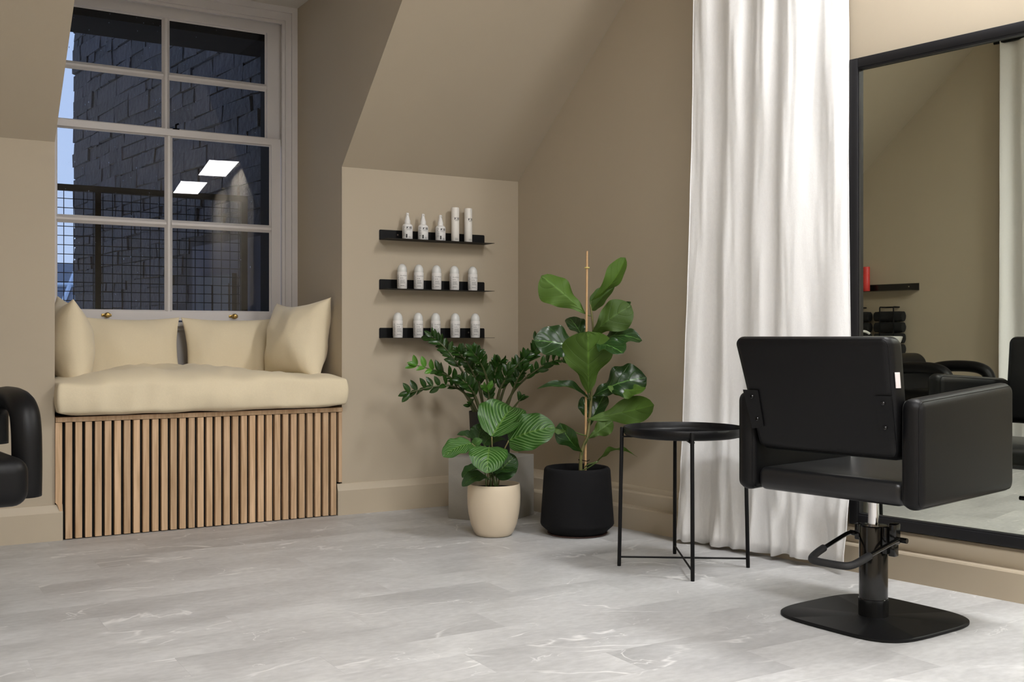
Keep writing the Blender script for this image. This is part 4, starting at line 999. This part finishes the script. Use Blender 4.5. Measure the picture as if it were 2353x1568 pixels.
for (b_, t_, w, nr, young, kw) in FL:
    p0 = at(b_[0], b_[1], FY + b_[2]); p1 = at(t_[0], t_[1], FY + t_[2])
    kind = 'blade' if w < 45 else 'fiddle'
    lf = leaf(FG, 'leaf', M['fiddle_young'] if young else M['fiddle'], p0, p1, w / FPX * FY, nr, kind=kind, nt=22, ns=9, **kw)
    if b_[0] < 1375:
        s0 = min(stempts, key=lambda q: (q - p0 + V((0, 0, .02))).length); mid = (s0 + p0) / 2 + V((0, 0, -.004))
        if (s0 - p0).length > .008: q = Geo(); q.tube(spline([s0, mid, p0], 4), .0028, 7); q.build('petiole', M['stem_green'], lf, smooth=180)
q = Geo(); q.tube(spline([at(1344, 1074, FY), at(1352, 1068, FY - .01), at(1374, 1061, FY - .02)], 4), .003, 7); q.build('petiole', M['stem_green'], FG, smooth=180)

# zz plant -------------------------------------------------------
ZY = 5.19
ZP = empty('zamioculcas', None, 'many stemmed plant with small glossy leaflets on the concrete block', 'potted plant')
ll = {}
def leaflet_mesh(kind, L, w, seed):
    g = leaf_geo((0, 0, 0), (0, L, 0), w, (0, 0, 1), kind='blade', bow=.06, fold=.35, wave=.04, seed=seed, nt=7, ns=2)
    v = [V(g.v[i]) for i in g.f[3]]
    if (v[1] - v[0]).cross(v[2] - v[0]).z < 0: g.f = [f[::-1] for f in g.f]
    return g.build('leaflet', M[kind], mesh_only=True, smooth=180)
meshes = {'zz': [leaflet_mesh('zz', 1.0, .48, i) for i in range(3)], 'zz_new': [leaflet_mesh('zz_new', 1.0, .5, 5)]}
random.seed(21)
ZS = [  # polyline px,py,dY ; start of leaflets ; number of pairs ; leaflet length ; kind of last ones ; up bias
 ([(1100, 948, 0), (1078, 915, -.02), (1040, 888, -.06), (990, 890, -.10), (934, 905, -.12)], .34, 9, .046, 'zz', .75),
 ([(1098, 948, .02), (1068, 905, .02), (1035, 868, .0), (1000, 852, -.04), (950, 838, -.08)], .34, 8, .050, 'zz_new', .55),
 ([(1108, 948, 0), (1078, 882, .02), (1045, 828, .05), (1018, 795, .06), (990, 772, .06)], .40, 10, .048, 'zz', .2),
 ([(1116, 948, -.02), (1098, 885, -.04), (1075, 835, -.08), (1052, 808, -.10)], .35, 8, .046, 'zz', .3),
 ([(1124, 948, -.03), (1120, 880, -.06), (1105, 835, -.10), (1085, 808, -.12)], .35, 9, .046, 'zz', .3),
 ([(1150, 948, .02), (1180, 900, .02), (1218, 862, .0), (1262, 834, -.04), (1300, 829, -.06)], .42, 8, .048, 'zz', .6),
 ([(1142, 948, .03), (1160, 890, .04), (1192, 848, .05), (1225, 815, .05), (1240, 785, .05)], .42, 8, .052, 'zz', .6),
 ([(1134, 948, .0), (1152, 885, .02), (1180, 850, .03), (1208, 820, .03)], .45, 6, .050, 'zz', .7),
 ([(1158, 948, -.02), (1176, 905, -.05), (1190, 870, -.08), (1204, 848, -.1)], .40, 5, .046, 'zz', .5),
 ([(1128, 948, .0), (1134, 890, .0), (1140, 850, .0), (1150, 832, -.02)], .35, 8, .046, 'zz', .5),
 ([(1112, 948, .03), (1104, 890, .05), (1092, 840, .06), (1096, 812, .07)], .35, 8, .046, 'zz', .3),
 ([(1118, 948, -.06), (1124, 915, -.10), (1120, 895, -.12)], .45, 4, .040, 'zz_new', .3),
 ([(1164, 948, .0), (1186, 930, -.02), (1196, 918, -.03)], .7, 2, .040, 'zz', .8),
 ([(1092, 948, -.02), (1084, 938, -.04), (1080, 932, -.05)], .6, 2, .034, 'zz', .3),
 ([(1140, 948, -.05), (1148, 900, -.08), (1162, 870, -.10), (1168, 850, -.1)], .35, 6, .044, 'zz', .5),
 ([(1108, 948, -.04), (1094, 915, -.06), (1080, 890, -.08), (1060, 872, -.1)], .35, 6, .044, 'zz', .4),
]
for k, (pp_, st_, n, L, kind, up) in enumerate(ZS):
    pts = [at(p[0], p[1], ZY + p[2]) for p in pp_]; pts[0].z = .475; sp = spline(pts, 7); m_ = len(sp)
    g = Geo(); g.tube(sp, [.0075 * (1 - .72 * i / (m_ - 1)) for i in range(m_)], 8); s = g.build('frond', M['stem_zz'], ZP, smooth=180)
    for i in range(n):
        f = st_ + (1 - st_) * (i + .3) / n; x = f * (m_ - 1); i0 = min(int(x), m_ - 2); p = sp[i0].lerp(sp[i0 + 1], x - i0); d = (sp[i0 + 1] - sp[i0]).normalized()
        for sgn in ((1, -1) if i < n - 1 else (1, -1, 0)):
            side = d.cross(V((0, -1, 0))).normalized(); bn = d.cross(side).normalized()
            dirv = (d * .65 + side * sgn * .8 + bn * random.uniform(-.45, .45) + V((0, 0, up * random.uniform(.5, 1.1)))) if sgn else d
            dirv.normalize(); LL = L * 1.22 * random.uniform(.85, 1.15) * (1 - .25 * abs(f - .7))
            nr = (tocam(p) * .7 + V((random.uniform(-.7, .7), random.uniform(-.3, .3), random.uniform(.0, .9)))); X = dirv.cross(nr).normalized(); Z = X.cross(dirv).normalized()
            R_ = Matrix((X, dirv, Z)).transposed().to_4x4(); kd = kind if (kind == 'zz' or f > .72) else 'zz'
            link('leaflet', random.choice(meshes[kd]), s, Matrix.Translation(p) @ R_ @ Matrix.Diagonal((LL, LL, LL, 1)))

# calathea ---------------------------------------------------------
OY = 4.69
OR = empty('prayer_plant', None, 'round leaved plant with striped leaves in the cream pot', 'potted plant')
root = at(1132, 1112, OY)
CL = [ # base, tip, width px, normal, mat, kw
 ((1130, 1004, -.03), (1176, 936, .12), 118, (.12, -.52, .85), 'orb', dict(bow=.02, fold=.55, wave=.06, seed=1)),
 ((1169, 1013, -.03), (1275, 982, -.07), 92, (.06, -.85, .55), 'orb', dict(bow=.10, fold=.10, wave=.08, seed=2)),
 ((1124, 1028, -.08), (1119, 1088, -.20), 88, (.02, -.80, .62), 'orb', dict(bow=.16, fold=.16, wave=.06, seed=3)),
 ((1084, 1020, -.03), (1018, 1050, -.10), 56, (-.25, -.72, .62), 'orb', dict(bow=.12, fold=.15, wave=.10, seed=4)),
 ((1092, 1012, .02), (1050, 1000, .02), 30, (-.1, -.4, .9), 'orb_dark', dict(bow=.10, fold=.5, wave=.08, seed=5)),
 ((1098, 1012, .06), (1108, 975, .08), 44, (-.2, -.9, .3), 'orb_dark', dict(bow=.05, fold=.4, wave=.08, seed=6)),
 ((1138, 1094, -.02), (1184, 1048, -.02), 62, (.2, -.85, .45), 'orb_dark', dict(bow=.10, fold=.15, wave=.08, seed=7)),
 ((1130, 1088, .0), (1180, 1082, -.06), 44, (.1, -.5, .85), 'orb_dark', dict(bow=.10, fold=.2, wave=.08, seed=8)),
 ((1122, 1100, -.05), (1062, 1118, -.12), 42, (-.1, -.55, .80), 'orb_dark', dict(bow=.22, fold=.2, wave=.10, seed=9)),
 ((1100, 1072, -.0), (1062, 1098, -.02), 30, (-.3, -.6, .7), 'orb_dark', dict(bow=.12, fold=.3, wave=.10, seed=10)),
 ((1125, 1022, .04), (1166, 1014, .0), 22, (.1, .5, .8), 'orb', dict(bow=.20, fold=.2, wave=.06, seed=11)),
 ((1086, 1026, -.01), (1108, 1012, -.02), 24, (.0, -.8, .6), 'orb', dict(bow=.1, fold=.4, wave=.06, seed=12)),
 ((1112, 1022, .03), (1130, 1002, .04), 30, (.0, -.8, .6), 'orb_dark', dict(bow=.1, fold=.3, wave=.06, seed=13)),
]
for i, (b_, t_, w, nr, m_, kw) in enumerate(CL):
    p0 = at(b_[0], b_[1], OY + b_[2]); p1 = at(t_[0], t_[1], OY + t_[2])
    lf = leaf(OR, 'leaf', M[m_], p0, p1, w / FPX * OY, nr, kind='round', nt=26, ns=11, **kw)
    r0 = root + V((random.uniform(-.03, .03), random.uniform(-.03, .03), -.01)); mid = r0.lerp(p0, .55) + V(((r0.x - p0.x) * .18, .0, .02))
    q = Geo(); q.tube(spline([r0, mid, p0], 6), .0030, 8); q.build('petiole', M['petiole'] if i < 4 else M['stem_green'], lf, smooth=180)
